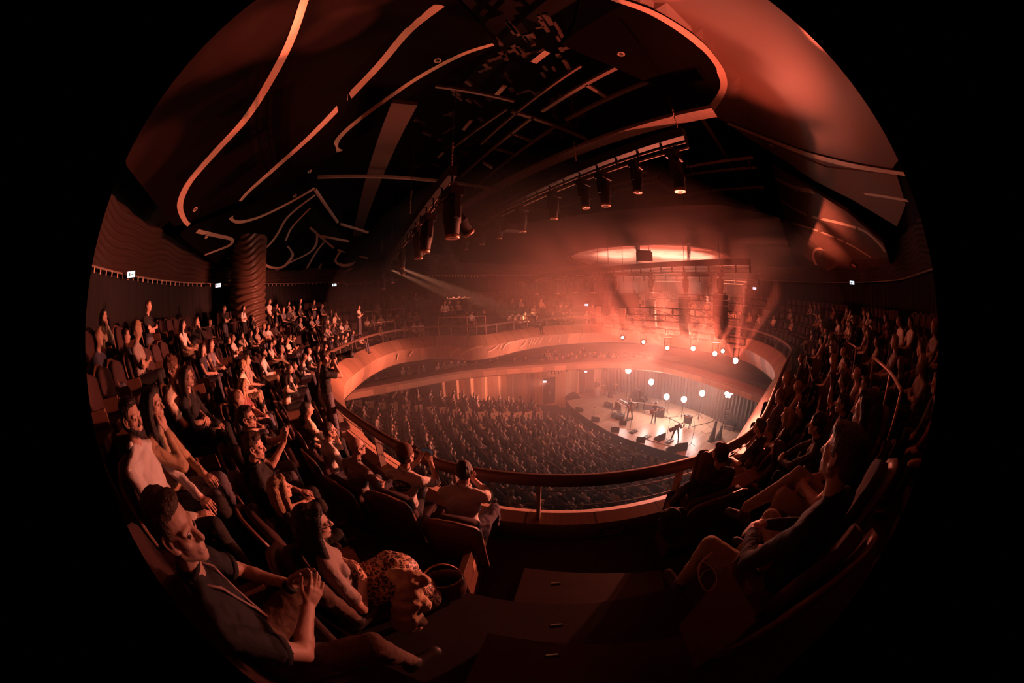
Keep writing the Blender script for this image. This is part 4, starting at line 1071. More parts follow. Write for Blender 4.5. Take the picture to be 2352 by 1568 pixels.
batten(T2a, T2b, 'long lighting batten crossing the opening under the broad pale roof beam')
Z3 = 1.45; T3a, T3b = P(1722,602,Z3), P(1180,642,Z3)
batten(T3a, T3b, 'lighting batten in front of the oval light well over the stage')
T0a, T0b = P(1040,392,2.8), PD(878,619,20.5)
batten(T0a, T0b, 'nearest lighting batten seen end on, dark against the haze')
T4a, T4b = P(1742,634,1.3), P(1370,630,1.3)
T4a, T4b = PD(1742,636,16.5), PD(1310,640,21); T4b.z = T4a.z
batten(T4a, T4b, 'farther lighting batten just below the oval light well')
T5 = [(PD(1690,752-14,14.8), PD(1370,740-12,19))]
ba, bb = P(1387,743,-1.9), P(1712,783,-1.9)
lt = truss('lamp_truss', ba+V((0,0,.1)), bb+V((0,0,.1)), 'stage front truss carrying the row of blazing red lamps', .3)
for i, (x0,y0,x1,y1,z,L_) in enumerate([(1438,720,1700,733,-.9,'upper thin truss in the red haze over the stage'),(1500,672,1760,690,.1,'thin truss in the haze below the farther batten'),(1440,705,1690,716,-.55,'faint truss between the hanging speaker columns')]):
    truss('haze_truss', P(x0,y0,z) if z < -.3 else PD(x0,y0,17), P(x1,y1,z) if z < -.3 else PD(x1,y1,15), L_, .28)
protoM = make_mover(1.0, label='')
def put_mover(x, ytop, T, label, sc=1.0, tilt=0, az=0, group='moving head lights on the battens', first=[True]):
    a, b, z = T
    # point of the batten nearest to the view ray's azimuth
    d = ray(x, ytop); best = None
    for i in range(400):
        p = a.lerp(b, i/399); c = p.x*d.y-p.y*d.x
        if best is None or abs(c) < best[0]: best = (abs(c), p)
    p = best[1]+V((0,0,-.38))
    if first[0]: t = protoM; first[0] = False; t.location = p; t['label'] = label; t['group'] = group
    else: t = dup(protoM, p, None, label, group)
    t.scale = (sc,)*3; t.rotation_euler = (tilt, 0, az); return t
ROW2 = [(1555,1.15,0,'largest moving head on the second batten, nearest the pale right boards'),(1462,.95,.05,'second moving head from the right on the second batten'),(1385,1.1,0,'moving head with bright lens ring on the second batten, right of centre'),(1337,1.0,-.05,'dark moving head beside the one with the bright lens ring'),(1270,1.05,.1,'moving head at the middle of the second batten'),(1196,1.15,0,'moving head above the hanging flat box'),(1147,1.1,.1,'slim moving head left of the hanging flat box'),(1106,1.05,0,'third moving head from the far left end of the second batten'),(1067,1.0,.05,'farthest moving head on the second batten, dim in haze')]
for x, s, tl, L_ in ROW2: put_mover(x, 400, (T2a, T2b, Z2), L_, s, tl, .6)
ROW3 = [(1655,1.05,0,'rightmost stepped moving head below the oval light well'),(1575,1.05,0,'moving head under the right half of the oval light well'),(1497,1.05,0,'moving head under the middle of the oval light well'),(1412,1.1,0,'moving head under the left half of the oval light well'),(1361,1.15,0,'moving head at the left edge of the oval light well'),(1321,1.15,0,'moving head just left of the oval light well'),(1280,1.2,0,'dim moving head two left of the oval light well'),(1232,1.25,0,'dim moving head three left of the oval light well'),(1200,1.2,0,'leftmost moving head of the stage batten, lost in haze')]
for x, s, tl, L_ in ROW3: put_mover(x, 640, (T3a, T3b, Z3), L_, s, tl, .9)
for x, s, L_ in ((1627,1.0,'narrow flared light behind, right of centre on the farther batten'),(1713,1.05,'narrow flared light at the right end of the farther batten')): put_mover(x, 640, (T4a, T4b, 1), L_, s*1.15, 0, .4)
ROW0 = [(1038,1.3,0,'biggest nearest moving head hanging plumb from the left batten'),(1012,1.25,-.75,'near moving head tilted sharply towards the hall'),(985,1.2,.1,'near moving head half hidden behind the tilted one'),(962,1.15,0,'moving head fourth from the near end of the left batten'),(945,.9,-.6,'tilted moving head further along the left batten'),(925,.95,0,'moving head of the left batten above the white beam'),(908,1.0,-.5,'moving head of the left batten throwing a pale beam'),(893,1.05,-.3,'second to last moving head on the left batten'),(882,1.1,0,'last moving head at the far end of the left batten')]
for x, s, tl, L_ in ROW0: put_mover(x, 500, (T0a, T0b, 1), L_, s, tl, 2.2)
for x, y, z, top, L_ in ((1037,384,2.95,9,'hoist chain at the near tip of the left batten'),(942,490,2.95,9,'second hoist chain along the left batten'),(900,548,2.95,9,'third hoist chain along the left batten'),(877,578,2.95,9,'last hoist chain at the far end of the left batten'),
 (1174,441,4.0,9,'hoist chain at the left third of the second batten'),(1323,370,4.0,9,'hoist chain at the middle of the second batten'),(1558,300,4.0,9,'hoist chain at the right end of the second batten'),(1199,490,3.6,9,'chain dropping to the flat hanging box, right side'),(1157,510,3.6,9,'chain dropping to the flat hanging box, left side'),
 (1397,603,1.6,9,'chain crossing the left part of the oval light well'),(1464,598,1.6,9,'chain crossing the middle of the oval light well'),(1582,592,1.6,9,'chain crossing the right part of the oval light well')):
    chain(x, y, z, top, L_)
# flat hanging box (projector cradle), hanging projector in front of the well, loudspeaker cabinet in the haze
def hbox(c, sx, sy, sz, rz, label, nm='projector', extra=None):
    t = thing(nm, label, nm.replace('_', ' '), c, rz); m = MB(); m.box((-sx/2,-sy/2,-sz/2),(sx/2,sy/2,sz/2)); bevel(m.build('housing', black, t), .02)
    m = MB(); m.box((-sx/2,-.03,sz/2+.02),(sx/2,.03,sz/2+.08)); m.box((-sx*.35,-.02,sz/2),(-sx*.3,.02,sz/2+.3)); m.box((sx*.3,-.02,sz/2),(sx*.35,.02,sz/2+.3)); m.build('bracket', blackmetal, t)
    if extra: extra(t)
    return t
p = PD(1177,523,11.5); hbox(p, .75,.5,.3, .4, 'dark flat box hanging on chains below the second batten')
p = PD(1480,590,13); hbox(p, .62,.5,.42, -.2, 'dark projector hung in front of the glowing oval well')
p = PD(1437,690,17)
def spk_side(t):
    m = MB(); m.box((.75,-.45,-.36),(1.1,-.4,.36)); m.build('side_panel', mat('pale speaker panel', (.75,.45,.35), .5), t)
    for q_ in ((.78,.86,.1,.22),(.95,1.05,-.05,.03),(.95,1.05,-.2,-.1),(.78,.9,-.3,-.15)): m = MB(); m.box((q_[0],-.47,q_[2]),(q_[1],-.44,q_[3])); m.build('connector_plate', black, t)
hbox(p, 1.5,.8,.62, -.45, 'wide dark loudspeaker cabinet with pale end panel, in the haze', 'subwoofer', spk_side)
# curved loudspeaker columns
def line_array(x, y0, y1, D, label, wd=.55, lit=False):
    a, b = PD(x, y0, D), PD(x, y1, D); b = V((a.x,a.y,b.z)); t = thing('line_array', label, 'loudspeaker column', (0,0,0), 0, 'hanging loudspeaker columns'); n = 8; H = (a.z-b.z)/n
    dr = (V((0,8,0))-a); dr.z = 0; dr.normalize(); sd = V((-dr.y,dr.x,0)); pos = a.copy(); ang = 0
    for i in range(n):
        ang = .02+.055*i*(i > 3); f = dr*cos(ang)-V((0,0,sin(ang))); u = V((0,0,cos(ang)))+dr*sin(ang)
        M = Matrix(((sd.x,f.x,u.x,pos.x),(sd.y,f.y,u.y,pos.y),(sd.z,f.z,u.z,pos.z),(0,0,0,1)))
        m = MB(); w2 = wd/2; m.add([M@V(q) for q in ((-w2,.2,-H*.95),(w2,.2,-H*.95),(w2*.75,-.25,-H*.9),(-w2*.75,-.25,-H*.9),(-w2,.2,0),(w2,.2,0),(w2*.75,-.25,-.02),(-w2*.75,-.25,-.02))], [(0,3,2,1),(4,5,6,7),(0,1,5,4),(1,2,6,5),(2,3,7,6),(3,0,4,7)])
        m.build('speaker_box', rimm if lit else black, t); pos = pos-u*H  # lit columns take pale rim metal, standing for light on their edges
    m = MB(); m.bar(a+sd*.3+V((0,0,.04)), a-sd*.3+V((0,0,.04)), .08, .06); m.bar(a+V((0,0,.05)), a+V((0,0,6)), .02); m.build('fly_bar', blackmetal, t)
    return t
line_array(1655,676,778,13.0,'longest dark loudspeaker column, nearest the bright lamps on the right',.58)
line_array(1573,685,768,15.0,'dark loudspeaker column in the middle of the hanging group',.55)
line_array(1497,690,757,17.0,'dark loudspeaker column left of the middle one',.5)
line_array(1432,708,745,18.5,'slim loudspeaker column with glinting edge',.3, True)
line_array(1375,703,742,19.5,'leftmost slim loudspeaker column with glinting edge',.3, True)
# blazing lamps on the stage front truss
lampm = mat('hot red lamp lens', (1,.8,.7), .4, emit=(1,.45,.3), estr=60)
LAMPS = [(1430,775,.4,'leftmost red beam lamp on the stage front truss'),(1478,785,.5,'second red beam lamp from the left on the stage front truss'),(1533,799,.55,'red beam lamp left of the middle of the stage front truss'),(1592,800,1,'bright red lamp at the middle of the stage front truss'),(1642,812,.9,'bright red lamp right of the middle one'),(1660,806,.5,'small red lamp close beside its bright neighbour'),(1689,828,1.25,'brightest red lamp at the right end of the stage front truss')]
BEAMS = []
for x, y, s, L_ in LAMPS:
    a = P(x, y-14, -1.95); z = P(x, y, -2.5)
    D = hypot(z.x, z.y); p = PD(x, y, max(12.5, min(18.5, 2.45/abs(ray(x,y).z)*hypot(ray(x,y).x, ray(x,y).y))))
    t = thing('beam_light', L_, 'stage light', p, 0, 'red lamps on the stage front truss'); M = (V((0,0,0))-V(p)); M.z = .6; Rm = M.to_track_quat('Z','X').to_matrix().to_4x4()
    m = MB(); m.lathe([(.08,-.3),(.15,-.22),(.16,0),(.13,.0)], Rm, 14); m.build('lamp_head', black, t, True)
    m = MB(); m.lathe([(.06+.05*s,.005),(.05,.02),(.01,.025)], Rm, 16); m.build('lens', lampm, t, True)
    m = MB(); m.box((-.19,-.03,-.05),(-.16,.03,.45)); m.box((.16,-.03,-.05),(.19,.03,.45)); m.box((-.19,-.05,.42),(.19,.05,.5)); m.build('yoke', blackmetal, t)
    BEAMS.append((p, s))

# ---------------- on the stage ----------------
SZ = -9.5
def sp_(x, y, z=SZ): return P(x, y, z)
pianom = mat('black piano lacquer', (.012,.01,.01), .12); ivory = mat('ivory keys', (.8,.7,.62), .4); lampw = mat('white stage lamp face', (1,.9,.85), .4, emit=(1,.88,.82), estr=90); brass = mat('brass', (.7,.45,.25), .3, metal=.8)
amp_cloth = mat('amp grille cloth', (.06,.045,.04), .85, bump=.3, bscale=200)
# grand piano
pc = sp_(1462,942); t = thing('grand_piano', 'black grand piano with raised lid at the back of the stage', 'piano', pc, radians(-32))
prof = [(0,0),(1.5,0),(1.5,.6),(1.42,1.0),(1.2,1.25),(1.05,1.6),(.85,2.05),(.5,2.2),(.15,2.05),(0,1.6)]
prof = [(x-.75, y) for x, y in prof]
def prism(m, pts, z0, z1, M=None):
    n = len(pts); vs = [V((x,y,z0)) for x, y in pts]+[V((x,y,z1)) for x, y in pts]
    if M is not None: vs = [M@v for v in vs]
    m.add(vs, [tuple(range(n))[::-1], tuple(range(n,2*n))]+[(i,(i+1)%n,n+(i+1)%n,n+i) for i in range(n)])
sm = [(p.x,p.y) for p in crom([(x,y,0) for x,y in prof],4,True)]
m = MB(); prism(m, sm, .68, .98); m.build('case', pianom, t)
Ml = Matrix.Translation((-.75,0,1.0)) @ Matrix.Rotation(radians(-38),4,'Y') @ Matrix.Translation((.75,0,0))
m = MB(); prism(m, sm, 0, .025, Ml); m.build('lid', pianom, t)
m = MB(); m.bar((.6,.5,.98),(.45,.55,1.7),.03); m.build('lid_prop', pianom, t)
m = MB(); m.box((-.68,-.22,.70),(.68,0,.74)); m.build('keybed', pianom, t); m = MB(); m.box((-.6,-.2,.74),(.6,-.05,.76)); m.build('keyboard', ivory, t)
for x, y in ((-.6,.15),(.6,.15),(-.1,1.85)): m = MB(); m.tube([(x,y,.7),(x,y,.1),(x,y,0)], [.06,.04,.05], 10); m.build('leg', pianom, t)
m = MB(); m.bar((0,.3,.68),(0,.1,.1),.12,.03); m.build('pedal_lyre', pianom, t)
m = MB(); m.box((-.4,.05,1.0),(.4,.09,1.28)); m.build('music_stand', pianom, t)
Mp = Matrix.Translation(pc) @ Matrix.Rotation(radians(-32),4,'Z')
# pianist on a bench, playing the keyboard left of the piano
bq = sp_(1412,951); t = thing('piano_bench', 'black bench under the seated keyboard player', 'bench', bq, 0); m = MB(); m.box((-.35,-.18,.44),(.35,.18,.5)); m.build('seat', upholst, t)
for x in (-.3,.3):
    for y in (-.14,.14): m = MB(); m.box((x-.02,y-.02,0),(x+.02,y+.02,.44)); m.build('leg', black, t)
h = make_human('pianist', hair='short', arms='keys', sleeve='long', lean=.3, pitch=.3, voxel=.02, mats=mats_of(0,'black','black','brown')); o = put_human(h, 'seated keyboard player in dark clothes bending over the keys', V((bq.x,bq.y,SZ)), radians(-75)); bq_o = o
# electric keyboards on stand beside the piano
kq = V((bq.x+.62, bq.y-.08, SZ)); t = thing('keyboard_stand', 'two tier stage keyboard in front of the seated player', 'keyboard', kq, radians(-75+0))
for z, y in ((.78,0),(.98,.18)):
    m = MB(); m.box((-.65,y-.14,z),(.65,y+.14,z+.07)); k_ = m.build('keyboard', black, t); m = MB(); m.box((-.6,y-.13,z+.07),(.6,y-.02,z+.08)); m.build('keys', ivory, k_)
for s in (-1,1): m = MB(); m.bar((s*.5,-.25,0),(s*.5,.25,1.0),.04); m.bar((s*.5,.3,0),(s*.5,-.1,.8),.04); m.build('frame', steelgrey, t)
# musicians
h = make_human('guitarist', stand=True, hair='short', arms='guitar', sleeve='long', lean=.12, pitch=.35, legs='wide', voxel=.02, mats=mats_of(0,'charcoal','black','blond')); gq = sp_(1446,962)
put_human(h, 'standing guitarist with fair hair next to the piano', V((gq.x,gq.y,SZ)), radians(120))
def guitar(pos, rz, label, tilt=.35, roll=0):
    t = thing('electric_guitar', label, 'guitar', pos, rz); body = [(.0,-.2),(.13,-.19),(.16,-.08),(.11,.02),(.15,.12),(.08,.17),(.03,.12),(-.03,.12),(-.1,.17),(-.15,.08),(-.11,0),(-.16,-.1),(-.12,-.2)]
    t.rotation_euler = (pi/2, tilt, rz); m = MB(); prism(m, [(p.x,p.y) for p in crom([(x,y,0) for x,y in body],3,True)], -.02, .02); m.build('body', mat('sunburst lacquer', (.18,.05,.03), .2), t)
    m = MB(); m.box((-.025,.1,.0),(.025,.72,.025)); m.build('neck', woodseat, t); m = MB(); m.box((-.04,.72,0),(.04,.88,.02)); m.build('headstock', black, t); return t
guitar(V((gq.x-.12,gq.y-.2,SZ+1.02)), radians(120), 'electric guitar held by the fair haired guitarist', -1.1)
h = make_human('hatman', stand=True, hair='cap', arms='guitar', sleeve='long', coat=True, voxel=.018, mats=mats_of(0,'black','black','black')); hq = sp_(1500,972)
o = put_human(h, 'standing musician in black clothes and a wide brimmed hat', V((hq.x,hq.y,SZ)), radians(150))
hc = h['hc']; m = MB(); m.lathe([(.19,.065),(.19,.075),(.1,.085),(.095,.15),(.06,.17)], Matrix.Translation((hc.x,hc.y,hc.z+.0)), 20); m.build('hat', black, o, True)
guitar(V((hq.x-.28,hq.y-.12,SZ+1.05)), radians(150), 'dark guitar held by the musician in the wide brimmed hat', -1.1)
h = make_human('bent', hair='short', arms='guitar', sleeve='long', lean=.75, pitch=.9, stand=True, voxel=.02, legs='wide', mats=mats_of(0,'charcoal','black','brown')); q = sp_(1549,1012)
put_human(h, 'musician bending forward over a guitar near the front edge of the stage', V((q.x,q.y,SZ)), radians(160))
guitar(V((q.x-.3,q.y+.15,SZ+.85)), radians(160), 'guitar held by the bending musician', -1.0)
h = make_human('robed', stand=True, female=True, hair='long', arms='belly', sleeve='long', voxel=.02, skirt=False, mats=mats_of(0,'black','black','black')); q = sp_(1369,911)
o = put_human(h, 'long haired figure in a long dress standing by the tall stage door', V((q.x,q.y,SZ)), radians(-170))
m = MB(); m.tube([(0,0,1.0),(0,.02,.6),(0,.02,.06)], [.17,.24,.3], 18); m.build('long_dress', TOPS['grey'], o, True)
# amplifiers, wedges
def amp(x, y, w, d_, h_, rz, label, legs=False, knobs=True):
    q = sp_(x, y); t = thing('guitar_amplifier', label, 'amplifier', q, rz); z0 = .35 if legs else .02
    m = MB(); m.box((-w/2,-d_/2,z0),(w/2,d_/2,z0+h_)); bevel(m.build('cabinet', black, t), .02)
    m = MB(); m.box((-w*.46,-d_/2-.01,z0+.04),(w*.46,-d_/2,z0+h_*.72)); m.build('grille', amp_cloth, t)
    m = MB(); m.box((-w*.46,-d_/2-.012,z0+h_*.78),(w*.46,-d_/2,z0+h_*.94)); p_ = m.build('control_panel', rimm, t)
    for s in (-1, 1):
        for e in (-1, 1): m = MB(); m.box((s*w*.4-.02,e*d_*.35-.02,0),(s*w*.4+.02,e*d_*.35+.02,z0)); m.build('foot', black, t)
    m = MB(); m.box((-.1,-.02,z0+h_),(.1,.02,z0+h_+.03)); m.build('handle', black, t)
    return t
amp(1397,936,.75,.35,.42,radians(-60),'low black amplifier with things on top at the left back of the stage')
amp(1487,949,.62,.32,.62,radians(-30),'pale faced amplifier behind the musician in the hat',True); amp(1516,957,.6,.35,.85,radians(-35),'tall amplifier right behind the musician in the hat')
amp(1577,981,.62,.32,.62,radians(-60),'amplifier on a low stand at the middle right of the stage',True); amp(1425,963,.55,.45,.4,radians(140),'dark box on the floor before the keyboard player'); amp(1412,960,.5,.4,.35,radians(120),'small dark monitor box left of the keyboard player')
def wedge(x, y, rz, label, s=1):
    q = sp_(x, y); t = thing('stage_monitor', label, 'monitor speaker', q, rz, 'wedge monitors on the stage'); m = MB(); w = .3*s
    m.add([V(p) for p in ((-w,-.2*s,0),(w,-.2*s,0),(w,.25*s,0),(-w,.25*s,0),(-w,-.12*s,.15*s),(w,-.12*s,.15*s),(w,.2*s,.42*s),(-w,.2*s,.42*s))], [(0,3,2,1),(4,5,6,7),(0,1,5,4),(1,2,6,5),(2,3,7,6),(3,0,4,7)])
    m.build('cabinet', black, t); m = MB(); a, b = V((0,-.12*s,.15*s)), V((0,.2*s,.42*s)); n_ = (b-a).cross(V((1,0,0))).normalized()*-1
    m.add([V((-w*.85,0,0))+a.lerp(b,.08)+n_*.012,V((w*.85,0,0))+a.lerp(b,.08)+n_*.012,V((w*.85,0,0))+a.lerp(b,.92)+n_*.012,V((-w*.85,0,0))+a.lerp(b,.92)+n_*.012],[(0,1,2,3)]); m.build('grille', amp_cloth, t)
wedge(1331,944,radians(150),'small wedge monitor at the left front edge of the stage'); wedge(1368,966,radians(150),'wedge monitor with a microphone behind it, left front'); wedge(1413,990,radians(155),'wedge monitor at the front edge below the standing mic')
wedge(1431,974,radians(150),'dark wedge behind the front edge near the pedals',.9); wedge(1471,1013,radians(160),'wedge monitor at the very front middle of the stage'); wedge(1514,1008,radians(200),'tipped wedge monitor left of the bending musician',1.2)
wedge(1562,1030,radians(170),'large wedge monitor at the front right corner',1.35); wedge(1541,1036,radians(170),'wedge monitor at the front edge beside the largest one',1.1)
def mic_stand(x, y, hgt, label, boom=None, rz=0):
    q = sp_(x, y); t = thing('microphone_stand', label, 'microphone stand', q, rz); m = MB()
    for k in range(3): a = 2*pi*k/3; m.tube([(0,0,.12),(cos(a)*.3,sin(a)*.3,.01)], .012, 6)
    m.build('tripod', blackmetal, t); m = MB(); m.tube([(0,0,.08),(0,0,hgt)], .014, 6); m.build('pole', blackmetal, t)
    e = V((0,0,hgt))
    if boom: m = MB(); a = V((-.2,0,hgt-.05)); b = V((boom,0,hgt+.12)); m.tube([a,b], .012, 6); m.build('boom', blackmetal, t); e = b
    m = MB(); m.tube([e, e+V((.12,0,.03))], .018, 8); m.lathe([(.02,0),(.03,.02),(.03,.05),(.015,.07)], Matrix.Translation(e+V((.12,0,.0))), 10); m.build('microphone', blackmetal, t)
mic_stand(1447,989,1.55,'tall microphone stand before the guitarist and piano'); mic_stand(1530,1012,1.75,'boom microphone stand with long arm left of the bending musician',.9,radians(-20)); mic_stand(1587,1021,1.35,'angled microphone stand at the right front of the stage',.3,radians(70)); mic_stand(1466,943,1.3,'microphone stand in front of the piano curve'); mic_stand(1531,961,1.3,'thin stand right of the tall amplifier'); mic_stand(1363,960,.9,'short microphone stand at the left front')
# pedalboards, papers, cables
for i, (x, y, L_) in enumerate(((1455,992,'pedalboard and white paper at the foot of the tall mic stand'),(1444,963,'cluttered pedalboard at the guitarist\'s feet'),(1538,1014,'pedalboard in front of the bending musician'),(1485,1004,'small effects board behind the front monitor'))):
    q = sp_(x, y); t = thing('pedalboard', L_, 'pedalboard', q, radians(30)); m = MB(); m.box((-.35,-.18,0),(.35,.18,.04)); m.build('board', black, t)
    for k in range(5): m = MB(); m.box((-.3+k*.13,-.12,.04),(-.21+k*.13,.02,.09)); m.build('pedal', rimm if k % 2 else blackmetal, t)
for x, y, L_ in ((1463,999,'white paper sheet on the floor by the pedalboard'),(1489,1001,'white paper sheet near the front monitor')):
    q = sp_(x, y); m = MB(); m.box((q.x-.2,q.y-.14,SZ),(q.x+.2,q.y+.14,SZ+.006)); tag(m.build('paper_sheet', TOPS['white']), L_, 'paper')
def cable(pts, label, r=.018):
    m = MB(); m.tube([p+V((0,0,.02)) for p in crom([sp_(*q) for q in pts], 6)], r, 6); tag(m.build('cable', black), label, 'cable')
cable([(1523,956),(1540,962),(1556,970),(1566,974)],'black cable running from the tall amplifier to the stand amplifier',.03)
cable([(1590,980),(1610,975),(1630,970),(1646,963)],'black cable from the stand amplifier to the back wall',.022)
cable([(1622,973),(1634,982),(1643,988),(1632,993),(1617,995),(1610,988)],'thin looped cable on the right of the stage',.012); cable([(1484,1008),(1500,1014),(1520,1020),(1548,1026)],'cable along the front edge of the stage',.02); cable([(1567,977),(1555,985),(1540,992)],'thin cable running forward from the stand amplifier',.012)
# white back lights on stands
WL = [(1443,851,25.2,'left backlight of the stage, highest on the corrugated wall'),(1496,877,24.2,'second white backlight, above the piano'),(1531,911,23.4,'white backlight low behind the piano tail'),(1571,917,23.4,'white backlight right of the one behind the piano'),(1613,903,23.4,'large white backlight on the right of the stage')]
for x, y, D, L_ in WL:
    p = PD(x, y, D); t = thing('backlight', L_, 'stage light', p, 0, 'white backlights along the rear of the stage'); d = (V((0,0,0))-p).normalized(); Rm = d.to_track_quat('Z','Y').to_matrix().to_4x4()
    m = MB(); m.lathe([(.12,-.25),(.24,-.18),(.27,0),(.25,.02),(.24,.0)], Rm, 20); m.build('housing', black, t, True)
    m = MB(); m.lathe([(.235,.0),(.15,.03),(.01,.04)], Rm, 20); m.build('lens', lampw, t, True)
    m = MB(); m.tube([(0,0,-.15),(0,0,SZ-p.z)], .03, 8)
    for k in range(3): a = 2*pi*k/3; m.tube([(0,0,SZ-p.z+.5),(cos(a)*.5,sin(a)*.5,SZ-p.z+.01)], .015, 6)
    m.build('stand', blackmetal, t)
p = PD(1673,904,22.5); t = thing('lamp_cluster', 'cluster of seven round white lamps on a stand at the right rear of the stage', 'stage light', p, 0); d = (-p).normalized(); Rm = d.to_track_quat('Z','Y').to_matrix().to_4x4()
for k in range(7):
    a = 2*pi*k/6; c = Matrix.Translation(((0,0,0) if k == 6 else (cos(a)*.23,sin(a)*.23,0))); m = MB(); m.lathe([(.06,-.15),(.11,-.08),(.11,0),(.1,.0)], Rm@c, 14); h_ = m.build('lamp_housing', black, t, True); m = MB(); m.lathe([(.1,.0),(.05,.02),(.005,.025)], Rm@c, 14); m.build('lens', mat('cluster lamp face', (1,.9,.85), .4, emit=(1,.85,.8), estr=14), h_, True)
m = MB(); m.tube([(0,0,-.1),(0,0,SZ-p.z)], .03, 8); m.build('stand', blackmetal, t)
# racks and gear at the right edge, cases
def rack(x, y, rz, label, w=.6, h_=1.3, D=None, tilt=0):
    q = sp_(x, y); t = thing('equipment_rack', label, 'equipment rack', q, rz); m = MB(); m.box((-w/2,-.3,0),(w/2,.3,h_)); bevel(m.build('case', black, t), .02)
    for k in range(int(h_/.2)): m = MB(); m.box((-w*.42,-.315,.08+k*.2),(w*.42,-.3,.2+k*.2)); m.build('panel', rimm if k % 2 else steelgrey, t)
rack(1668,972,radians(-40),'lit equipment rack at the right wing of the stage'); rack(1683,968,radians(-50),'second rack behind the lit one in the right wing',.6,1.6); rack(1676,985,radians(-60),'low mixing case at the edge of the right wing',.9,.6)
for x, y, hg, L_ in ((1634,1012,1.45,'tall upright black guitar case standing at the stage right'),(1650,1008,1.0,'shorter black case leaning beside the tall one')):
    q = sp_(x, y); t = thing('instrument_case', L_, 'instrument case', q, .3); m = MB(); m.tube([(0,0,0),(0,0,.3),(.05,0,hg*.6),(.08,0,hg)], [.2,.22,.12,.1], 14); m.build('shell', black, t, True); m = MB(); m.box((-.3,-.2,0),(.3,.2,.06)); m.build('stand', blackmetal, t)
# covered drum kit against the left of the corrugated wall, floor ramp, and stalls figures at the side
q = sp_(1402,913); t = thing('percussion_set', 'dim percussion set by the corrugated wall', 'percussion', q, 0)
for x, y, z, r in ((0,0,.3,.28),(.45,.1,.5,.18),(-.4,.1,.5,.18)): m = MB(); m.lathe([(r,z-.25),(r,z+.2),(r*.97,z+.2)], Matrix.Translation((x,y,0)), 16); m.build('drum', mat('drum shell', (.1,.05,.04), .4), t)
for x, y in ((.6,.4),(-.6,.4)): m = MB(); m.lathe([(.22,1.1),(.02,1.14)], Matrix.Translation((x,y,0)), 16); m.tube([(x,y,0),(x,y,1.1)], .012, 6); m.build('cymbal', brass, t)
q = sp_(1313,913); t = thing('ramp', 'dark ramp at the left corner of the stage', 'ramp', q, radians(20)); m = MB(); m.add([V(p) for p in ((-.7,-.5,0),(.7,-.5,0),(.7,.5,.0),(-.7,.5,0),(-.6,.45,.35),(.6,.45,.35))], [(0,3,2,1),(0,1,5,4),(3,4,5,2),(0,4,3),(1,2,5)]); m.build('slope', black, t)
h = make_human('usher', stand=True, hair='short', arms='fronthands', sleeve='long', voxel=.03, child_hair=False, mats=mats_of(0,'black','black','brown'))
for x, y, L_ in ((1253,919,'usher in black standing in the doorway left of the stage'),(1290,918,'usher in black standing at the timber wall corner')):
    q = P(x, y, -10.0); put_human(h, L_, V((q.x,q.y,-10.1)), radians(-160))

# ---------------- the audience ----------------
rnd = random.Random(11)
def A_(X, Y): return (380+.12755*X, 660+.12755*Y)
def B_(X, Y): return (600+.12116*X, 660+.12116*Y)
def C_(X, Y): return (780+.17007*X, 650+.17007*Y)
def D_(X, Y): return (480+.14031*X, 780+.14031*Y)
def E_(X, Y): return (180+.2297*X, 640+.2297*Y)
def F_(X, Y): return (1600+.27636*X, 700+.27636*Y)
HEADS_A = [(310,570),(555,520),(115,720),(190,735),(300,710),(400,690),(700,640),(800,565),(770,700),(910,620),(1045,580),(1050,470),(1440,450),(1420,520),(1500,520),(1575,500),(2030,350),(2125,350),(2225,340),(2310,335),(660,1000),(810,920),(1140,880),(1210,830),(1370,800),(1450,765),(1535,765),(1650,715),(1775,650),(1850,665),(1985,630),(2245,840),(2310,860),(2090,885),(2200,900),(1890,960),(1950,920),(2095,1050),(1765,1090),(1460,1210),(1570,1150),(1390,1340),(2230,1380),(2310,1330)]
HEADS_B = [(735,315),(845,325),(970,340),(1155,310),(1220,345),(1395,335),(2010,310),(2105,300),(630,610),(745,580),(840,610),(955,545),(1070,515),(1255,515),(1240,590),(1410,475),(1510,645),(1620,625),(1385,675),(1285,715),(1225,765),(1000,765),(1740,810),(1870,840),(1630,845),(1540,890),(1445,900),(1340,950),(900,1140),(1075,1090),(1220,1060),(820,1240)]
HEADS_C = [(440,275),(510,280),(640,255),(735,255),(805,250),(920,260),(370,450),(465,430),(555,420),(600,390),(680,400),(780,410),(830,385),(955,390),(1040,385),(550,570),(715,580),(880,525),(1000,525),(1090,520),(1480,220),(1605,235),(1805,215),(2015,205),(2085,215),(2205,270),(1425,410),(1480,490),(1530,550),(1720,380),(1785,380),(1950,360),(1870,530),(1780,525),(1955,515),(2015,510),(2160,505),(2310,515)]
HEADS_D = [(1290,540),(1590,1000),(545,640),(440,820)]
HEADS_E = [(255,295),(200,480),(295,425),(475,490),(590,425),(150,500)]
STAND = [A_(1040,320),A_(1390,320),A_(1860,205),A_(1990,290),A_(2210,250),B_(735,210),B_(990,230),B_(1835,335),C_(1025,130),C_(1415,225),E_(685,215)]
HEADS_F = [(540,940),(880,800),(1220,730),(1340,510),(1410,590),(1080,395),(1140,400),(960,200),(910,195),(1180,130),(1280,180),(1400,160),(1430,185),(1650,240),(1870,290),(780,350),(870,410),(700,480),(750,560),(980,360),(850,620),(700,690),(690,1120),(1560,830),(1590,920),(1440,860),(1570,1240),(1040,260),(1230,560),(1500,260),(1700,420)]
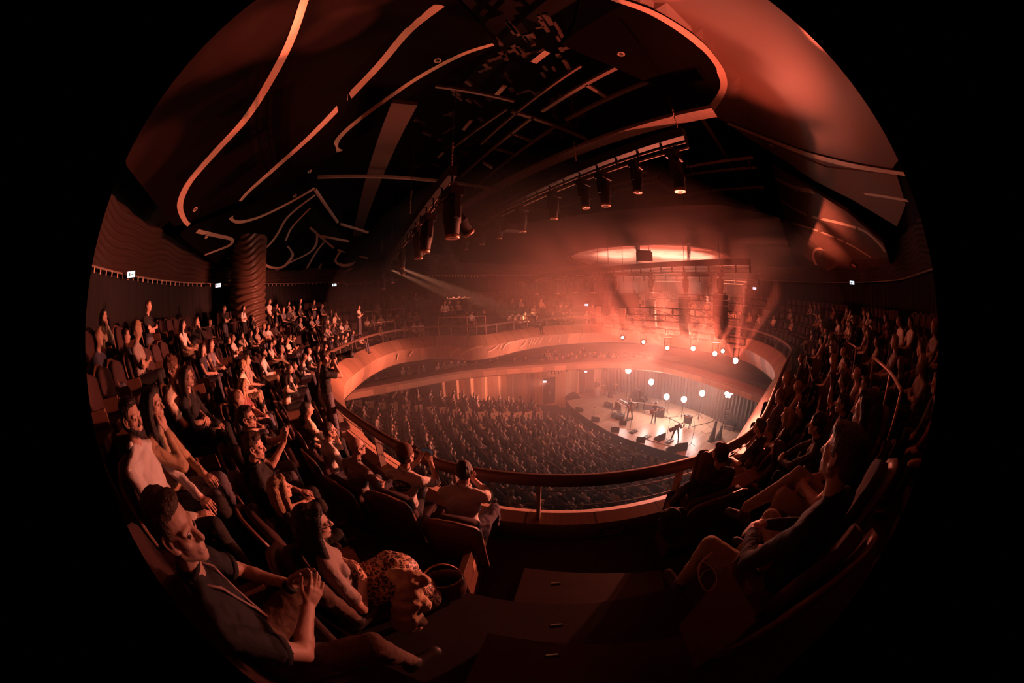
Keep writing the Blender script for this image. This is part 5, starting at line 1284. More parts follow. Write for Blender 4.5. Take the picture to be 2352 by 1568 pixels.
# --- variants (shared meshes) ---
def pal(i): return [('white','jeans','brown'),('cream','black','black'),('grey','jeans','grey'),('black','jeans','brown'),('grey','black','blond'),('white','khaki','black'),('denim','black','auburn'),('navy','jeans','brown'),('charcoal','black','brown'),('cream','jeans','blond'),('plum','black','black')][i % 11]
VSPEC = [dict(hair='short',arms='lap',lean=-.08),dict(hair='short',arms='clasp',lean=.1,beard=True),dict(hair='long',female=True,arms='clasp'),dict(hair='short',arms='cross',lean=-.1),dict(hair='bob',female=True,arms='chin',lean=.25),
 dict(hair='long',female=True,arms='lap',lean=-.05,legs='crossed'),dict(hair='thin',arms='clasp',lean=.05),dict(hair='short',arms='thigh',lean=.3),dict(hair='curly',arms='cross'),dict(hair='bun',female=True,arms='belly'),dict(hair='short',arms=('cheek','lap'),lean=.2,legs='spread'),dict(hair='bald',arms='lap')]
MIDV = []; HAIRN = dict(short='short haired',long='long haired',bob='bob haired',thin='balding',curly='curly haired',bun='bun haired',bald='bald',ponytail='pony tailed',cap='cap wearing',fringe='fringed')
ARMN = dict(lap='hands in lap',clasp='hands clasped',cross='arms crossed',chin='hands at chin',thigh='hands on thighs',belly='hands at waist',cheek='hand at cheek')
def recolour(me, m):
    c = me.copy()
    for i, x in enumerate(m): c.materials[i] = x
    return c
for i, s in enumerate(VSPEC):
    h = make_human('sitter', voxel=.02, child_hair=False, sleeve=('short','long','none' if s.get('female') else 'short')[i % 3], **s)
    for j in range(3):
        p = pal(i*3+j); MIDV.append(dict(h, mesh=recolour(h['mesh'], mats_of(rnd.choice((0,0,1)), *p)), spec=s, pal=p))
STV = []
for i, s in enumerate([dict(hair='short',arms='fronthands'),dict(hair='short',arms='cross'),dict(hair='long',female=True,arms='belly')]):
    h = make_human('stander', voxel=.022, stand=True, child_hair=False, **s)
    for j in range(3): p = [('white','black','brown'),('black','jeans','brown'),('cream','jeans','black')][j]; STV.append(dict(h, mesh=recolour(h['mesh'], mats_of(0, *p)), spec=s, pal=p))
PLACED = []     # (position, k, facing rz)
def solve(x, y, head, stand=False, dmin=1.2):
    d = ray(x, y); best = None; hd = hypot(d.x, d.y)
    for k in range(KMAX+1):
        for s in (1.0, .97, 1.03, .94, 1.06, .91, 1.09, .88, 1.12):
            z = floor_k(k)+head*s; t = z/d.z if abs(d.z) > 1e-4 else 1e9
            if t < dmin or t*hd > 36: continue
            p = d*t; o = off(p.x, p.y); e = abs(o-(1.4+k))+abs(s-1)*3
            if stand: e = min(abs(o-(1.4+k)), abs(o-6.6) if k == KMAX else 9)+abs(s-1)*4
            if best is None or e < best[0]: best = (e, p, k, s, o)
    return best
def clear_of(p, r=.42):
    return all(hypot(p.x-q[0].x, p.y-q[0].y) > r for q in PLACED)
ndup = {}
def zone(p):
    a = math.degrees(atan2(p.x, p.y))
    if a > 30: return 'on the dark right'
    if p.y > 16.5: return 'on the hazy far side'
    if p.y > 11: return 'past the carved column' if p.x < -9 else 'by the far railing bend'
    if p.y > 5: return 'before the carved column' if p.x < -8 else 'near the left railing'
    return 'at the left edge'
ORD = ['front','second','third','fourth','fifth','top']
def sit(x, y, V_=None, group=None, dmin=1.2):
    v = V_ or rnd.choice(MIDV); h = v['hc'].z+.125; b = solve(x, y, h, False, dmin)
    if b is None or b[0] > 1.25: return None
    _, p, k, s, o = b
    if not clear_of(p, .38) or abs(o-(1.4+k)) > .85 or p.length < 3.3: return None
    f = facing(p.x, p.y, .35); rz = atan2(f.y, f.x)-pi/2+rnd.uniform(-.12,.12); R = Matrix.Rotation(rz, 3, 'Z'); oo = R@(V((v['hc'].x, v['hc'].y, 0))*s)
    pos = V((p.x-oo.x, p.y-oo.y, floor_k(k)))
    sh = f"{HAIRN[v['spec']['hair']]} spectator in {v['pal'][0]}"
    L_ = f"{sh}, {ARMN.get(v['spec']['arms'] if isinstance(v['spec']['arms'],str) else 'cheek')}, {ORD[k]} row {zone(p)}"
    o_ = bpy.data.objects.new('person', v['mesh']); link(o_); o_.location = pos; o_.rotation_euler = (0,0,rz); o_.scale = (s,)*3
    tag(o_, L_, 'person', group or 'seated spectators '+zone(p)); PLACED.append((pos, k, rz)); SEATL[len(PLACED)-1] = f"seat under the {sh}, {ORD[k]} row {zone(p)}"; return o_
SEATL = {}
def standp(x, y, label, v=None):
    v = v or rnd.choice(STV); b = solve(x, y, v['hc'].z+.125, True, 7.5)
    if b is None: return
    _, p, k, s, o = b; f = facing(p.x, p.y, .5); rz = atan2(f.y, f.x)-pi/2; pos = V((p.x, p.y, floor_k(k) if o < 8 else floor_k(KMAX)))
    o_ = bpy.data.objects.new('person', v['mesh']); link(o_); o_.location = pos; o_.rotation_euler = (0,0,rz); o_.scale = (s,)*3; tag(o_, label, 'person'); PLACED.append((pos, k, rz)); return o_
NEARPOS = []
# ---------------- the people nearest to the camera ----------------
def near(px, k, label, s=1.0, rzf=None, mix=.35, group=None, **kw):
    mats = kw.pop('mats', None); gl = kw.pop('glasses', False); kw.setdefault('voxel', .0105); kw.setdefault('wr', .009)
    h = make_human('near_person', mats=mats, **kw); top = h['hc'].z+.125
    z = floor_k(k)+top*s; q = P(px[0], px[1], z)
    if rzf is None:
        # facing from the hip, one more step back from the head
        f = facing(q.x, q.y, mix); rz = atan2(f.y, f.x)-pi/2
    else: rz = radians(rzf)
    R = Matrix.Rotation(rz, 3, 'Z'); oo = R@(V((h['hc'].x, h['hc'].y, 0))*s); pos = V((q.x-oo.x, q.y-oo.y, floor_k(k)))
    o = put_human(h, label, pos, rz, group); o.scale = (s,)*3; PLACED.append((pos, k, rz))
    if gl: add_glasses(o, h)
    c, u = h['nb'], h['u']; M_ = Matrix.Translation(c+u*.035) @ (u+V((0,-.25,0))).to_track_quat('Z','Y').to_matrix().to_4x4()
    tm = h['mesh'].materials[1]; cm = MB()
    if kw.get('coat'):
        cm.tube([M_@V((.078*cos(a), .072*sin(a), .012-.0*a)) for a in [pi*.62+2*pi*.76*i/18 for i in range(19)]], .015, 8)
        cm.build('collar', tm, o, True)
    else:
        cm.tube([M_@V((.068*cos(a), .064*sin(a), 0)) for a in [2*pi*i/20 for i in range(21)]], .009, 8); cm.build('collar', tm, o, True)
    for mp, dr, rr in h['SLV']:
        Q = Matrix.Translation(mp) @ dr.to_track_quat('Z','Y').to_matrix().to_4x4(); m_ = MB(); m_.lathe([(rr*.86,.0),(rr*1.06,-.002),(rr*1.1,-.022),(rr*1.02,-.03)], Q, 20); m_.build('sleeve_hem', tm, o, True)
    return o, h, pos, rz
def phone(o, h, s=1, label='black phone held up by', tilt=0, lit=False):
    w, f, n, el = h['W'][s]; M = o.matrix_basis.copy() if False else (Matrix.Translation(o.location) @ o.rotation_euler.to_matrix().to_4x4() @ Matrix.Diagonal((*o.scale, 1)))
    c = M@(w+f*.11+n*.03); R = M.to_3x3()@Matrix((V((1,0,0)), V((0,.25,1)).normalized(), V((0,-1,.25)).normalized())).transposed()
    t = thing('phone', label, 'phone'); MM = Matrix.Translation(c) @ R.to_4x4(); m = MB(); m.box((-.075,-.037,-.004),(.075,.037,.004), MM); bevel(m.build('case', black, t), .003)
    m = MB(); m.box((-.07,-.033,.004),(.07,.033,.005), MM); m.build('screen', mat('phone screen', (.02,.02,.03), .15, emit=(.35,.3,.35), estr=.05), t); return t
floral = mat('dark print cotton', (.1,.07,.08), .85, noise=.9, nscale=14, bump=.3)
# front row, left of the aisle
o4, h4, p4, r4 = near((1064,1055), 0, 'man in a plain light T-shirt seen from behind, end of the front row', .98, rzf=-8, hair='buzz', arms=('chin','chin'), lean=.42, legs='spread', mats=mats_of(0,'white','jeans','black'), pitch=-.1, build=1.1)
o5, h5, p5, r5 = near((928,1022), 0, 'man in a patterned cap and printed white T-shirt filming with a phone', .97, rzf=-12, hair='cap', arms={} and None or (dict(w=(-.02,.52,.92), f=(.2,.3,1), n=(.8,.5,0), pole=(-.6,0,-1), curl=.9), dict(w=(.14,.50,.93), f=(-.2,.3,1), n=(-.8,.5,0), pole=(.6,0,-1), curl=.9)), lean=.3, yaw=-.3, legs='crossed', mats=mats_of(0,'white','black','black'))
phone(o5, h5, 1, 'black phone held up by the man in the patterned cap', lit=False)
hc = h5['hc']; R = h5['hR']; MM = Matrix.Translation(hc) @ R.to_4x4()
m = MB(); m.lathe([(.092,.03),(.096,.07),(.088,.11),(.06,.14),(.01,.15)], MM @ Matrix.Translation((0,-.015,0)), 24); m.add([MM@V(p) for p in [(x,y+.075,.045+.0*abs(x)) for x, y in ((-.08,0),(-.05,.055),(0,.075),(.05,.055),(.08,0))]+[(x,y+.075,.056) for x, y in ((-.08,0),(-.05,.055),(0,.075),(.05,.055),(.08,0))]], [(0,1,2,3,4)[::-1],(5,6,7,8,9),(0,5,6,1),(1,6,7,2),(2,7,8,3),(3,8,9,4),(4,9,5,0)])
m.build('cap', mat('two tone patterned cap', (.16,.07,.055), .8, noise=.9, nscale=40), o5, True)
# print on the back of the white T-shirt, laid on the cloth
def back_print(o, h):
    from mathutils.bvhtree import BVHTree
    me = o.data; bv = BVHTree.FromPolygons([v.co for v in me.vertices], [p.vertices for p in me.polygons])
    u = h['u']; c = h['hip']+u*.385
    def lay(pts2, lift):
        out = []
        for x, y in pts2:
            q = c+V((x,0,0))+u*y; hit = bv.ray_cast(q+V((0,-.6,0)), V((0,1,0)))
            out.append((hit[0] if hit[0] else q+V((0,-.12,0)))+V((0,-lift,0)))
        return out
    N = 28; m = MB(); ell = [(0,0)]+[(.115*cos(2*pi*i/N), .06*sin(2*pi*i/N)) for i in range(N)]; mid = [(.07*cos(2*pi*i/N), .035*sin(2*pi*i/N)) for i in range(N)]
    pts = lay(ell+mid, .0035); m.add(pts, [(0, N+1+i, N+1+(i+1)%N) for i in range(N)]+[(N+1+i, 1+i, 1+(i+1)%N, N+1+(i+1)%N) for i in range(N)])
    m.build('shirt_print', mat('dark print ink', (.03,.02,.02), .8), o)
    for s, sz, y in (('VANS', .052, .026), ('OFF THE WALL', .034, -.018)):
        cu = bpy.data.curves.new('t', 'FONT'); cu.body = s; cu.size = sz; cu.align_x = 'CENTER'; cu.align_y = 'CENTER'; ob = bpy.data.objects.new('t', cu); tm = bpy.data.meshes.new_from_object(ob); bpy.data.objects.remove(ob)
        bm = bmesh.new(); bm.from_mesh(tm); bmesh.ops.triangulate(bm, faces=bm.faces); bmesh.ops.subdivide_edges(bm, edges=[e for e in bm.edges if e.calc_length() > .012], cuts=1)
        P2 = lay([(v.co.x, v.co.y+y) for v in bm.verts], .0055)
        for v, q in zip(bm.verts, P2): v.co = q
        bm.to_mesh(tm); bm.free(); tm.materials.append(mat('print lettering', (.8,.7,.62), .8)); lo = bpy.data.objects.new('print_lettering', tm); link(lo, o)
back_print(o5, h5)
o6, h6, p6, r6 = near((815,1003), 0, 'bald man in glasses and a pale grey T-shirt in the front row', .99, rzf=-22, hair='bald', arms='lap', lean=.18, yaw=-.35, glasses=True, mats=mats_of(0,'grey','jeans','grey'))
o7, h7, p7, r7 = near((752,968), 0, 'dark haired woman with hair in a bun, front row beside the bald man', .96, rzf=-30, hair='bun', female=True, arms=('chin','lap'), lean=.15, yaw=-.35, mats=mats_of(0,'white','jeans','brown'))
o7b, h7b, _, _ = near((697,950), 0, 'dark haired spectator in black bending forward in the front row', .9, rzf=-35, hair='short', arms='elbowknee', lean=.5, mats=mats_of(0,'black','black','black'), voxel=.013)
o7c, h7c, _, _ = near((703,920), 0, 'spectator in a dark cap turned downwards behind the photographer', .9, rzf=-40, hair='cap', arms='lap', lean=.3, pitch=.5, mats=mats_of(0,'black','black','black'), voxel=.013) if False else (None,)*4
# second row
o8, h8, p8, r8 = near((573,992), 1, 'man with short curly hair in a black T-shirt, eyes closed, second row', 1.0, rzf=-40, hair='short', arms='lap', lean=-.05, pitch=.15, yaw=-.25, mats=mats_of(0,'black','black','brown'))
o9, h9, p9, r9 = near((560,930), 1, 'man in glasses holding up a phone with both hands, second row', 1.04, rzf=-48, hair='short', arms=(dict(w=(.0,.50,.93), f=(.2,.3,1), n=(.8,.5,0), pole=(-.6,0,-1), curl=.9), dict(w=(.17,.48,.93), f=(-.2,.3,1), n=(-.8,.5,0), pole=(.6,0,-1), curl=.9)), lean=.12, yaw=-.15, glasses=True, mats=mats_of(0,'black','jeans','brown'))
phone(o9, h9, 1, 'dark phone held up by the man in glasses in the second row', lit=True)
o3, h3, p3, r3 = near((632,1092), 1, 'woman with long fair hair seen from behind in the second row', .86, rzf=-25, hair='long', female=True, arms='lap', lean=.1, yaw=.0, mats=mats_of(0,'black','black','blond'), sleeve='long')
leo = bpy.data.materials.new('leopard print satin'); leo.use_nodes = True; nt = leo.node_tree; bs = nt.nodes['Principled BSDF']; bs.inputs['Roughness'].default_value = .45
tc = nt.nodes.new('ShaderNodeTexCoord'); n0 = nt.nodes.new('ShaderNodeTexNoise'); n0.inputs['Scale'].default_value = 9; mx = nt.nodes.new('ShaderNodeVectorMath'); mx.operation = 'MULTIPLY_ADD'; mx.inputs[1].default_value = (.06,)*3
nt.links.new(tc.outputs['Object'], n0.inputs['Vector']); nt.links.new(n0.outputs['Color'], mx.inputs[0]); nt.links.new(tc.outputs['Object'], mx.inputs[2])
vo = nt.nodes.new('ShaderNodeTexVoronoi'); vo.inputs['Scale'].default_value = 46; vo.inputs['Randomness'].default_value = .9; nt.links.new(mx.outputs[0], vo.inputs['Vector'])
rp_ = nt.nodes.new('ShaderNodeValToRGB'); cr_ = rp_.color_ramp; cr_.interpolation = 'CONSTANT'; cr_.elements[0].color = (.35,.17,.1,1); cr_.elements[1].position = .30; cr_.elements[1].color = (.012,.01,.01,1); e = cr_.elements.new(.52); e.color = (.75,.5,.36,1)
nt.links.new(vo.outputs['Distance'], rp_.inputs[0]); nt.links.new(rp_.outputs[0], bs.inputs['Base Color'])
PANT['leopard'] = leo
o2, h2, p2, r2 = near((700,1160), 1, 'woman with long dark hair, glasses, denim jacket and a leopard print skirt at the aisle', .97, rzf=-42, hair='long', female=True, arms='belly', lean=-.02, yaw=-.1, pitch=.1, glasses=True, sleeve='short', skirt=True, legs='normal', mats=mats_of(0,'grey','leopard','black'), voxel=.0095)
m = MB()
# third row
o1, h1, p1, r1 = near((352,1122), 2, 'clapping man in a dark shirt with a lanyard at the lower left', 1.0, rzf=-28, hair='short', arms=(dict(w=(-.13,.34,.66),f=(.25,.8,.35),n=(1,0,0),curl=.2,pole=(-.8,-.1,-.7)),dict(w=(.01,.34,.66),f=(-.25,.8,.35),n=(-1,0,0),curl=.2,pole=(.8,-.1,-.7))), lean=.02, yaw=-.45, legs='spread', mats=mats_of(0,'black','brown','brown'), voxel=.009)
c = h1['nb']; u = h1['u']
m = MB(); m.tube([c+V((-.06,.0,.02)), c+V((-.055,.085,-.04)), c+V((-.01,.125,-.22)), c+V((0,.135,-.30))], .006, 6); m.tube([c+V((.06,.0,.02)), c+V((.055,.085,-.04)), c+V((.01,.125,-.22)), c+V((0,.135,-.30))], .006, 6); m.build('lanyard', mat('lanyard webbing', (.35,.22,.2), .6, noise=.8, nscale=80), o1, True)
w, f, n, el = h1['W'][1]; Rb = f.to_track_quat('Z','X').to_matrix().to_4x4(); m = MB(); m.lathe([(.03,-.006),(.033,0),(.03,.006)], Matrix.Translation(w-f*.02) @ Rb, 16); m.build('bracelet', rimm, o1, True)
w, f, n, el = h1['W'][-1]; Rb = f.to_track_quat('Z','X').to_matrix().to_4x4(); m = MB(); m.lathe([(.034,-.018),(.037,0),(.034,.018)], Matrix.Translation(w-f*.02) @ Rb, 16); m.build('watch', black, o1, True)
o14, h14, p14, r14 = near((289,908), 2, 'bearded man in a pale jacket leaning back at the left edge', 1.05, rzf=-50, hair='short', beard=True, arms='lap', coat=True, sleeve='long', lean=-.12, yaw=-.1, mats=mats_of(0,'white','black','black'))
o13, h13, p13, r13 = near((342,885), 2, 'long haired woman in a pale jacket with a hand at her mouth', 1.03, rzf=-48, hair='long', female=True, arms=('lap','chin'), sleeve='long', coat=True, mats=mats_of(0,'tan','jeans','black'))
o11, h11, p11, r11 = near((392,818), 2, 'curly haired man in an open pale shirt with clasped hands', 1.07, rzf=-52, hair='curly', arms='clasp', lean=-.05, mats=mats_of(0,'cream','black','auburn'))
o12, h12, p12, r12 = near((425,838), 2, 'long haired woman in dark clothes beside the curly haired man', .98, rzf=-52, hair='long', female=True, arms='lap', sleeve='long', mats=mats_of(0,'black','black','brown'))
o15, h15, _, _ = near((545,892), 1, 'bald man in glasses behind the man filming with a phone', .9, rzf=-50, hair='bald', arms='lap', yaw=-.1, glasses=True, mats=mats_of(0,'charcoal','jeans','grey'), voxel=.013)
o16, h16, _, _ = near((556,868), 1, 'fair fringed spectator right behind the bald man in glasses', .95, rzf=-50, hair='fringe', arms='lap', mats=mats_of(0,'plum','jeans','blond'), voxel=.013)
o17, h17, _, _ = near((557,828), 1, 'man with wild curly hair and a striped shirt looking at a phone', .98, rzf=-52, hair='curly', arms='phone' if False else 'clasp', lean=.15, mats=mats_of(0,'cream','khaki','blond'), voxel=.013)
# photographer standing at the left railing
hp = make_human('photographer', stand=True, hair='short', arms='camera', lean=.06, voxel=.012, wr=.004, legs='wide', mats=mats_of(0,'black','jeans','brown')); q = PD(735, 806, 5.6)
pp = V((q.x, q.y, floor_k(0))); sc = (q.z-pp.z)/(hp['hc'].z+.125); rz = atan2(STAGE_C.y-pp.y, STAGE_C.x-pp.x)-pi/2
oph = put_human(hp, 'photographer in black standing by the left railing with a camera', pp, rz); oph.scale = (sc,)*3; PLACED.append((pp, 0, rz))
cm = Matrix.Translation(pp) @ Matrix.Rotation(rz, 4, 'Z') @ Matrix.Scale(sc, 4) @ Matrix.Translation(hp['hc']) @ hp['hR'].to_4x4()
t = thing('camera_body', 'black camera with long lens held by the standing photographer', 'camera'); m = MB(); m.box((-.07,.10,-.05),(.07,.17,.05), cm); m.box((-.03,.10,.05),(.03,.15,.08), cm); bevel(m.build('body', black, t), .006)
m = MB(); m.lathe([(.035,0),(.04,.08),(.045,.2),(.055,.24),(.055,.28)], cm @ Matrix.Translation((0,.17,-.005)) @ Matrix.Rotation(-pi/2, 4, 'X'), 18); m.build('lens', black, t, True)
m = MB(); m.lathe([(.056,.22),(.075,.34),(.07,.34),(.05,.22)], cm @ Matrix.Translation((0,.17,-.005)) @ Matrix.Rotation(-pi/2, 4, 'X'), 18); m.build('lens_hood', black, t, True)
# right of the aisle, dark backs
near((1622,1036), 0, 'long haired woman seen from behind at the right end of the front railing', .95, rzf=-5, hair='long', female=True, arms='clasp', lean=.15, mats=mats_of(0,'charcoal','black','auburn'), sleeve='long')
near((1660,1016), 0, 'short haired man seen from behind beside the long haired woman', 1.0, rzf=0, hair='short', arms='lap', lean=.1, mats=mats_of(0,'charcoal','black','brown'))
near((1812,936), 0, 'blond bob haired woman on the right, rim lit from the stage', .98, rzf=20, hair='bob', female=True, arms='lap', mats=mats_of(0,'charcoal','black','blond'), voxel=.012)
near((1882,950), 1, 'large dark haired person on the right leaning an arm forward', .93, rzf=25, hair='curly', arms='elbowknee', lean=.15, sleeve='long', mats=mats_of(0,'charcoal','black','black'), voxel=.012)
near((1749,960), 0, 'round headed spectator at the right railing, rim lit hair', .95, rzf=15, hair='short', arms='lap', mats=mats_of(0,'charcoal','black','brown'), voxel=.013)
near((1791,1010), 0, 'dark haired spectator low behind the curved wooden partition', .9, rzf=15, hair='bob', female=True, arms='lap', mats=mats_of(0,'charcoal','black','brown'), voxel=.013)
near((1843,921), 0, 'dark haired spectator between the blond woman and the large person', .95, rzf=25, hair='short', arms='lap', mats=mats_of(0,'charcoal','black','black'), voxel=.013)
near((1940,902), 1, 'tall spectator on the right with glowing edge of hair and neck', 1.0, rzf=30, hair='short', arms=('lap','raised'), mats=mats_of(0,'charcoal','black','black'), voxel=.013)
near((1990,863), 1, 'short haired spectator on the right below the curved handrail', .95, rzf=30, hair='short', arms='chin', mats=mats_of(0,'charcoal','black','brown'), voxel=.013)
def knee_person(x, y, rz, label, **kw):
    h = make_human('near_person', wr=.005, voxel=.011, **kw); pos = V((x, y, floor_k(2))); o = put_human(h, label, pos, radians(rz)); PLACED.append((pos, 2, radians(rz))); return o, h
ok_, hk_ = knee_person(1.12, .30, -2, 'dark clothed spectator next to the aisle at lower right, bare knee lit', hair='short', arms='clasp', sleeve='long', coat=True, legs='spread', mats=mats_of(0,'black','khaki','brown'))
knee_person(1.80, .42, 12, 'spectator behind the aisle one at lower right, knees raised to the light', hair='long', female=True, arms='clasp', legs='crossed', mats=mats_of(0,'black','khaki','black'))
# curved wooden partition behind the front row on the right
pt = [P(x, y, -1.95) for x, y in ((1568,1158),(1620,1143),(1680,1120),(1740,1088),(1790,1055),(1835,1025))]; c = crom(pt, 6); t = thing('wooden_partition', 'curved wooden partition behind the front row right of the aisle', 'partition')
rows = [[], [], [], []]
for i, p in enumerate(c):
    d = (c[min(i+1,len(c)-1)]-c[max(i-1,0)]).normalized(); n_ = V((-d.y,d.x,0)); rows[0].append(p-n_*.03+V((0,0,-.75))); rows[1].append(p-n_*.03+V((0,0,-.05))); rows[2].append(p+n_*.13); rows[3].append(p+n_*.13+V((0,0,-.75)))
m = MB(); m.strip(rows); fixn(m.build('board', mat('partition oak', (.42,.23,.15), .4, noise=.2), t)); m = MB(); m.tube([p+V((0,0,-.048)) for p in rows[1]] if False else [q+V((0,0,.004)) for q in rows[2]], .008, 6); m.build('edge_trim', inlay, t)
# end panels of the seat rows along the aisle
def endpanel(a, k, rz, label):
    t = thing('row_end_panel', label, 'end panel', V((a[0], a[1], floor_k(k))), radians(rz)); m = MB()
    m.add([V(p) for p in ((-.03,-.30,0),(.03,-.30,0),(.03,.30,0),(-.03,.30,0),(-.03,-.38,.66),(.03,-.38,.66),(.03,.28,.60),(-.03,.28,.60))], [(0,3,2,1),(4,5,6,7),(0,1,5,4),(1,2,6,5),(2,3,7,6),(3,0,4,7)]); bevel(m.build('panel', woodseat, t), .006)
    m = MB(); m.box((.03,-.12,.36),(.034,.22,.50)); m.build('pale_inset', mat('pale veneer inset', (.55,.33,.23), .4, noise=.2), t); m = MB(); m.box((.034,.03,.42),(.037,.06,.45)); m.build('number_plate', black, t)
endpanel((-.40,1.78), 0, -6, 'wooden end panel with number plate beside the man seen from behind')
# jacket hung over the seat end, handbag, shoe detail
def cloth_lump(name, pts, rs, m_, label, cat, loc=None, seed=0, wr=.02):
    B = Body(); B.chain(pts, rs, 'top')
    for p, r_ in zip(pts[1:], rs[1:]): B.ell(V(p)+V((.02,.03,0)), (r_*1.2,r_*.7,r_*1.1), 'top')
    me = solidify(B, .012, name, [SK[0], m_, m_, m_, m_, m_, m_], 2, wr, 0, seed); o = bpy.data.objects.new(name, me); link(o); return tag(o, label, cat)
q = P(945,1345,-1.55); q2 = P(925,1440,-1.95)
cloth_lump('jacket', [q+V((-.12,.05,.03)), q+V((.0,.02,.02)), q.lerp(q2,.4), q.lerp(q2,.8), q2+V((.02,.03,-.05))], [.05,.07,.10,.10,.06], TOPS['tan'], 'crumpled tan jacket draped over the end of the second row', 'jacket')
q = P(1025,1350,-2.0); t = thing('handbag', 'dark open handbag standing on the floor beside the leopard skirt', 'bag', q+V((0,0,-.12)), .4); rows = []
for z, s in ((0,.75),(.02,.9),(.1,1.05),(.2,1.0),(.26,.92)): rows.append([V((.15*s*cos(a), .09*s*sin(a), z)) for a in [2*pi*i/24 for i in range(24)]])
rows += [[V((p.x*.9,p.y*.85,p.z-.01)) for p in rows[-1]], [V((p.x*.85,p.y*.8,.06)) for p in rows[-1]]]
m = MB(); m.strip(rows, True); m.add(rows[0], [tuple(range(24))[::-1]]); m.build('bag_body', mat('dark leather', (.07,.035,.03), .4, bump=.2), t, True)
m = MB(); m.tube([V((.14*cos(a),.02,.22+.2*sin(a))) for a in [pi*i/12 for i in range(13)]], .007, 6); m.build('strap', mat('tan leather strap', (.4,.2,.12), .4), t, True)
m = MB(); m.tube([V((p.x*1.03,p.y*1.03,.262)) for p in [V((.138*cos(a), .083*sin(a), 0)) for a in [2*pi*i/24 for i in range(25)]]], .005, 5); m.build('zip', rimm, t, True)
# cords hanging from a hood at the right, jacket in lap
m = MB(); m.tube(crom([P(x,y,-1.05) for x, y in ((1710,1245),(1690,1285),(1660,1300),(1620,1310),(1605,1330),(1612,1290),(1640,1310),(1645,1340),(1625,1357),(1608,1335),(1605,1300),(1635,1268))], 6), .003, 6); tag(m.build('drawstring', mat('pale cord', (.5,.35,.3), .7)), 'thin pale drawstring looping over the knees at lower right', 'cord')
q = P(1790,1290,-1.02); cloth_lump('coat', [q+V((-.1,.1,.02)), q+V((0,0,.03)), q+V((.12,-.05,.02)), q+V((.25,-.08,.0))], [.05,.07,.08,.06], TOPS['red'], 'crumpled coat across the lap of the lower right spectators', 'coat', seed=3)
q = P(1548,1195,-1.75); cloth_lump('backpack', [q+V((-.05,0,.05)), q+V((0,.02,-.05)), q+V((.05,.0,-.15))], [.09,.12,.12], TOPS['black'], 'black bag with glinting folds on the knees at the aisle end', 'bag', seed=5)
# step lights in the aisle
for x, y, z, L_ in ((1277,1436,-1.72,'small step light on the stair nose below the camera'),(1268,1505,-1.65,'second small step light nearest to the camera'),(1276,1340,-2.0,'faint step light two treads ahead')):
    q = P(x, y, z); t = thing('step_light', L_, 'step light', q); m = MB(); m.box((-.03,-.01,-.008),(.03,.01,.008)); m.build('lens', mat('amber step light', (.5,.2,.1), .4, emit=(1,.4,.15), estr=.04), t); m = MB(); m.box((-.036,-.014,-.01),(.036,-.0,.01)); m.build('housing', black, t)

SL_ = ['standing spectator in a dark cap left of the carved column','standing long haired woman in front of the carved column','man in a pale shirt standing right of the carved column','person in a dark cap leaning beside the pale shirted standing man','person standing behind the rear row, third from the column','tall person standing against the rear curtain, middle of the far left block','person standing against the rear curtain, right of the tallest one','person standing at the left end of the far handrail','large man standing at the back of the far hazy balcony','person standing alone at the dark aisle of the far balcony','man in a dark printed T-shirt standing at the far left by the curtain']
SVI = [4,6,0,4,3,1,7,5,4,6,4]
for (x, y), L_, vi in zip(STAND, SL_, SVI): standp(x, y, L_, STV[vi % len(STV)])
for X, Y in HEADS_D: sit(*D_(X, Y))
for X, Y in HEADS_E: sit(*E_(X, Y), dmin=4.6)
for X, Y in HEADS_A: sit(*A_(X, Y), dmin=7.5 if Y < 760 else 6 if Y < 1000 else 5)
for X, Y in HEADS_B: sit(*B_(X, Y), dmin=10 if Y < 900 else 7)
for X, Y in HEADS_C: sit(*C_(X, Y), dmin=14)
for X, Y in HEADS_F: sit(*F_(X, Y))
NFAR0 = len(PLACED)
# more heads in the haze between the column of lights
FAR = []
for x in range(1180, 1420, 13): FAR.append((x+rnd.uniform(-4,4), rnd.choice((690,703,716,728))))
for x in range(1415, 1760, 22): FAR.append((x, rnd.choice((700,715,728))+ (x-1400)*.06))
# --- balcony seats: one under each sitter, spare ones filling the rows ---
seatP = make_seat('theatre_seat', '')
seatP['label'] = 'proto'
# a light single mesh copy for the distant seats
def joined(root, name):
    bm = bmesh.new(); mats = []
    for c in [root]+list(root.children_recursive):
        if c.type != 'MESH': continue
        me = c.data.copy(); me.transform(c.matrix_local if c.parent else Matrix.Identity(4)); n0 = len(bm.faces); bm.from_mesh(me); bm.faces.ensure_lookup_table()
        mm = c.data.materials[0]
        if mm not in mats: mats.append(mm)
        for f in bm.faces[n0:]: f.material_index = mats.index(mm)
    out = bpy.data.meshes.new(name); bm.to_mesh(out); bm.free()
    for m in mats: out.materials.append(m)
    return out
seatL = joined(seatP, 'seat_simple')
used_proto = [False]; nseat = 0
def put_seat(pos, rz, label, group):
    global nseat
    D = hypot(pos.x, pos.y); nseat += 1
    if D < 6.5:
        if not used_proto[0]: used_proto[0] = True; t = seatP; t.location = pos; t.rotation_euler = (0,0,rz); t['label'] = label; t['group'] = group
        else: t = dup(seatP, pos, rz, label, group)
    else:
        t = bpy.data.objects.new('theatre_seat', seatL); link(t); t.location = pos; t.rotation_euler = (0,0,rz); tag(t, label, 'seat', group)
    return t
def row_dir(ph):
    a, b = at_off(ph-.02, 0), at_off(ph+.02, 0); t = (b-a).normalized(); n = V((-t.y, t.x, 0))
    if n.dot(V((CX,CYY,0))-a) < 0: n = -n
    return atan2(n.y, n.x)-pi/2
STUFFSEATS = []
def camang(p): return abs(math.degrees(atan2(p.x, p.y)))
EXTRA_AISLES = [radians(a) for a in (-158, 172, 150, 118, 80, 45, 10, -22, -52)]
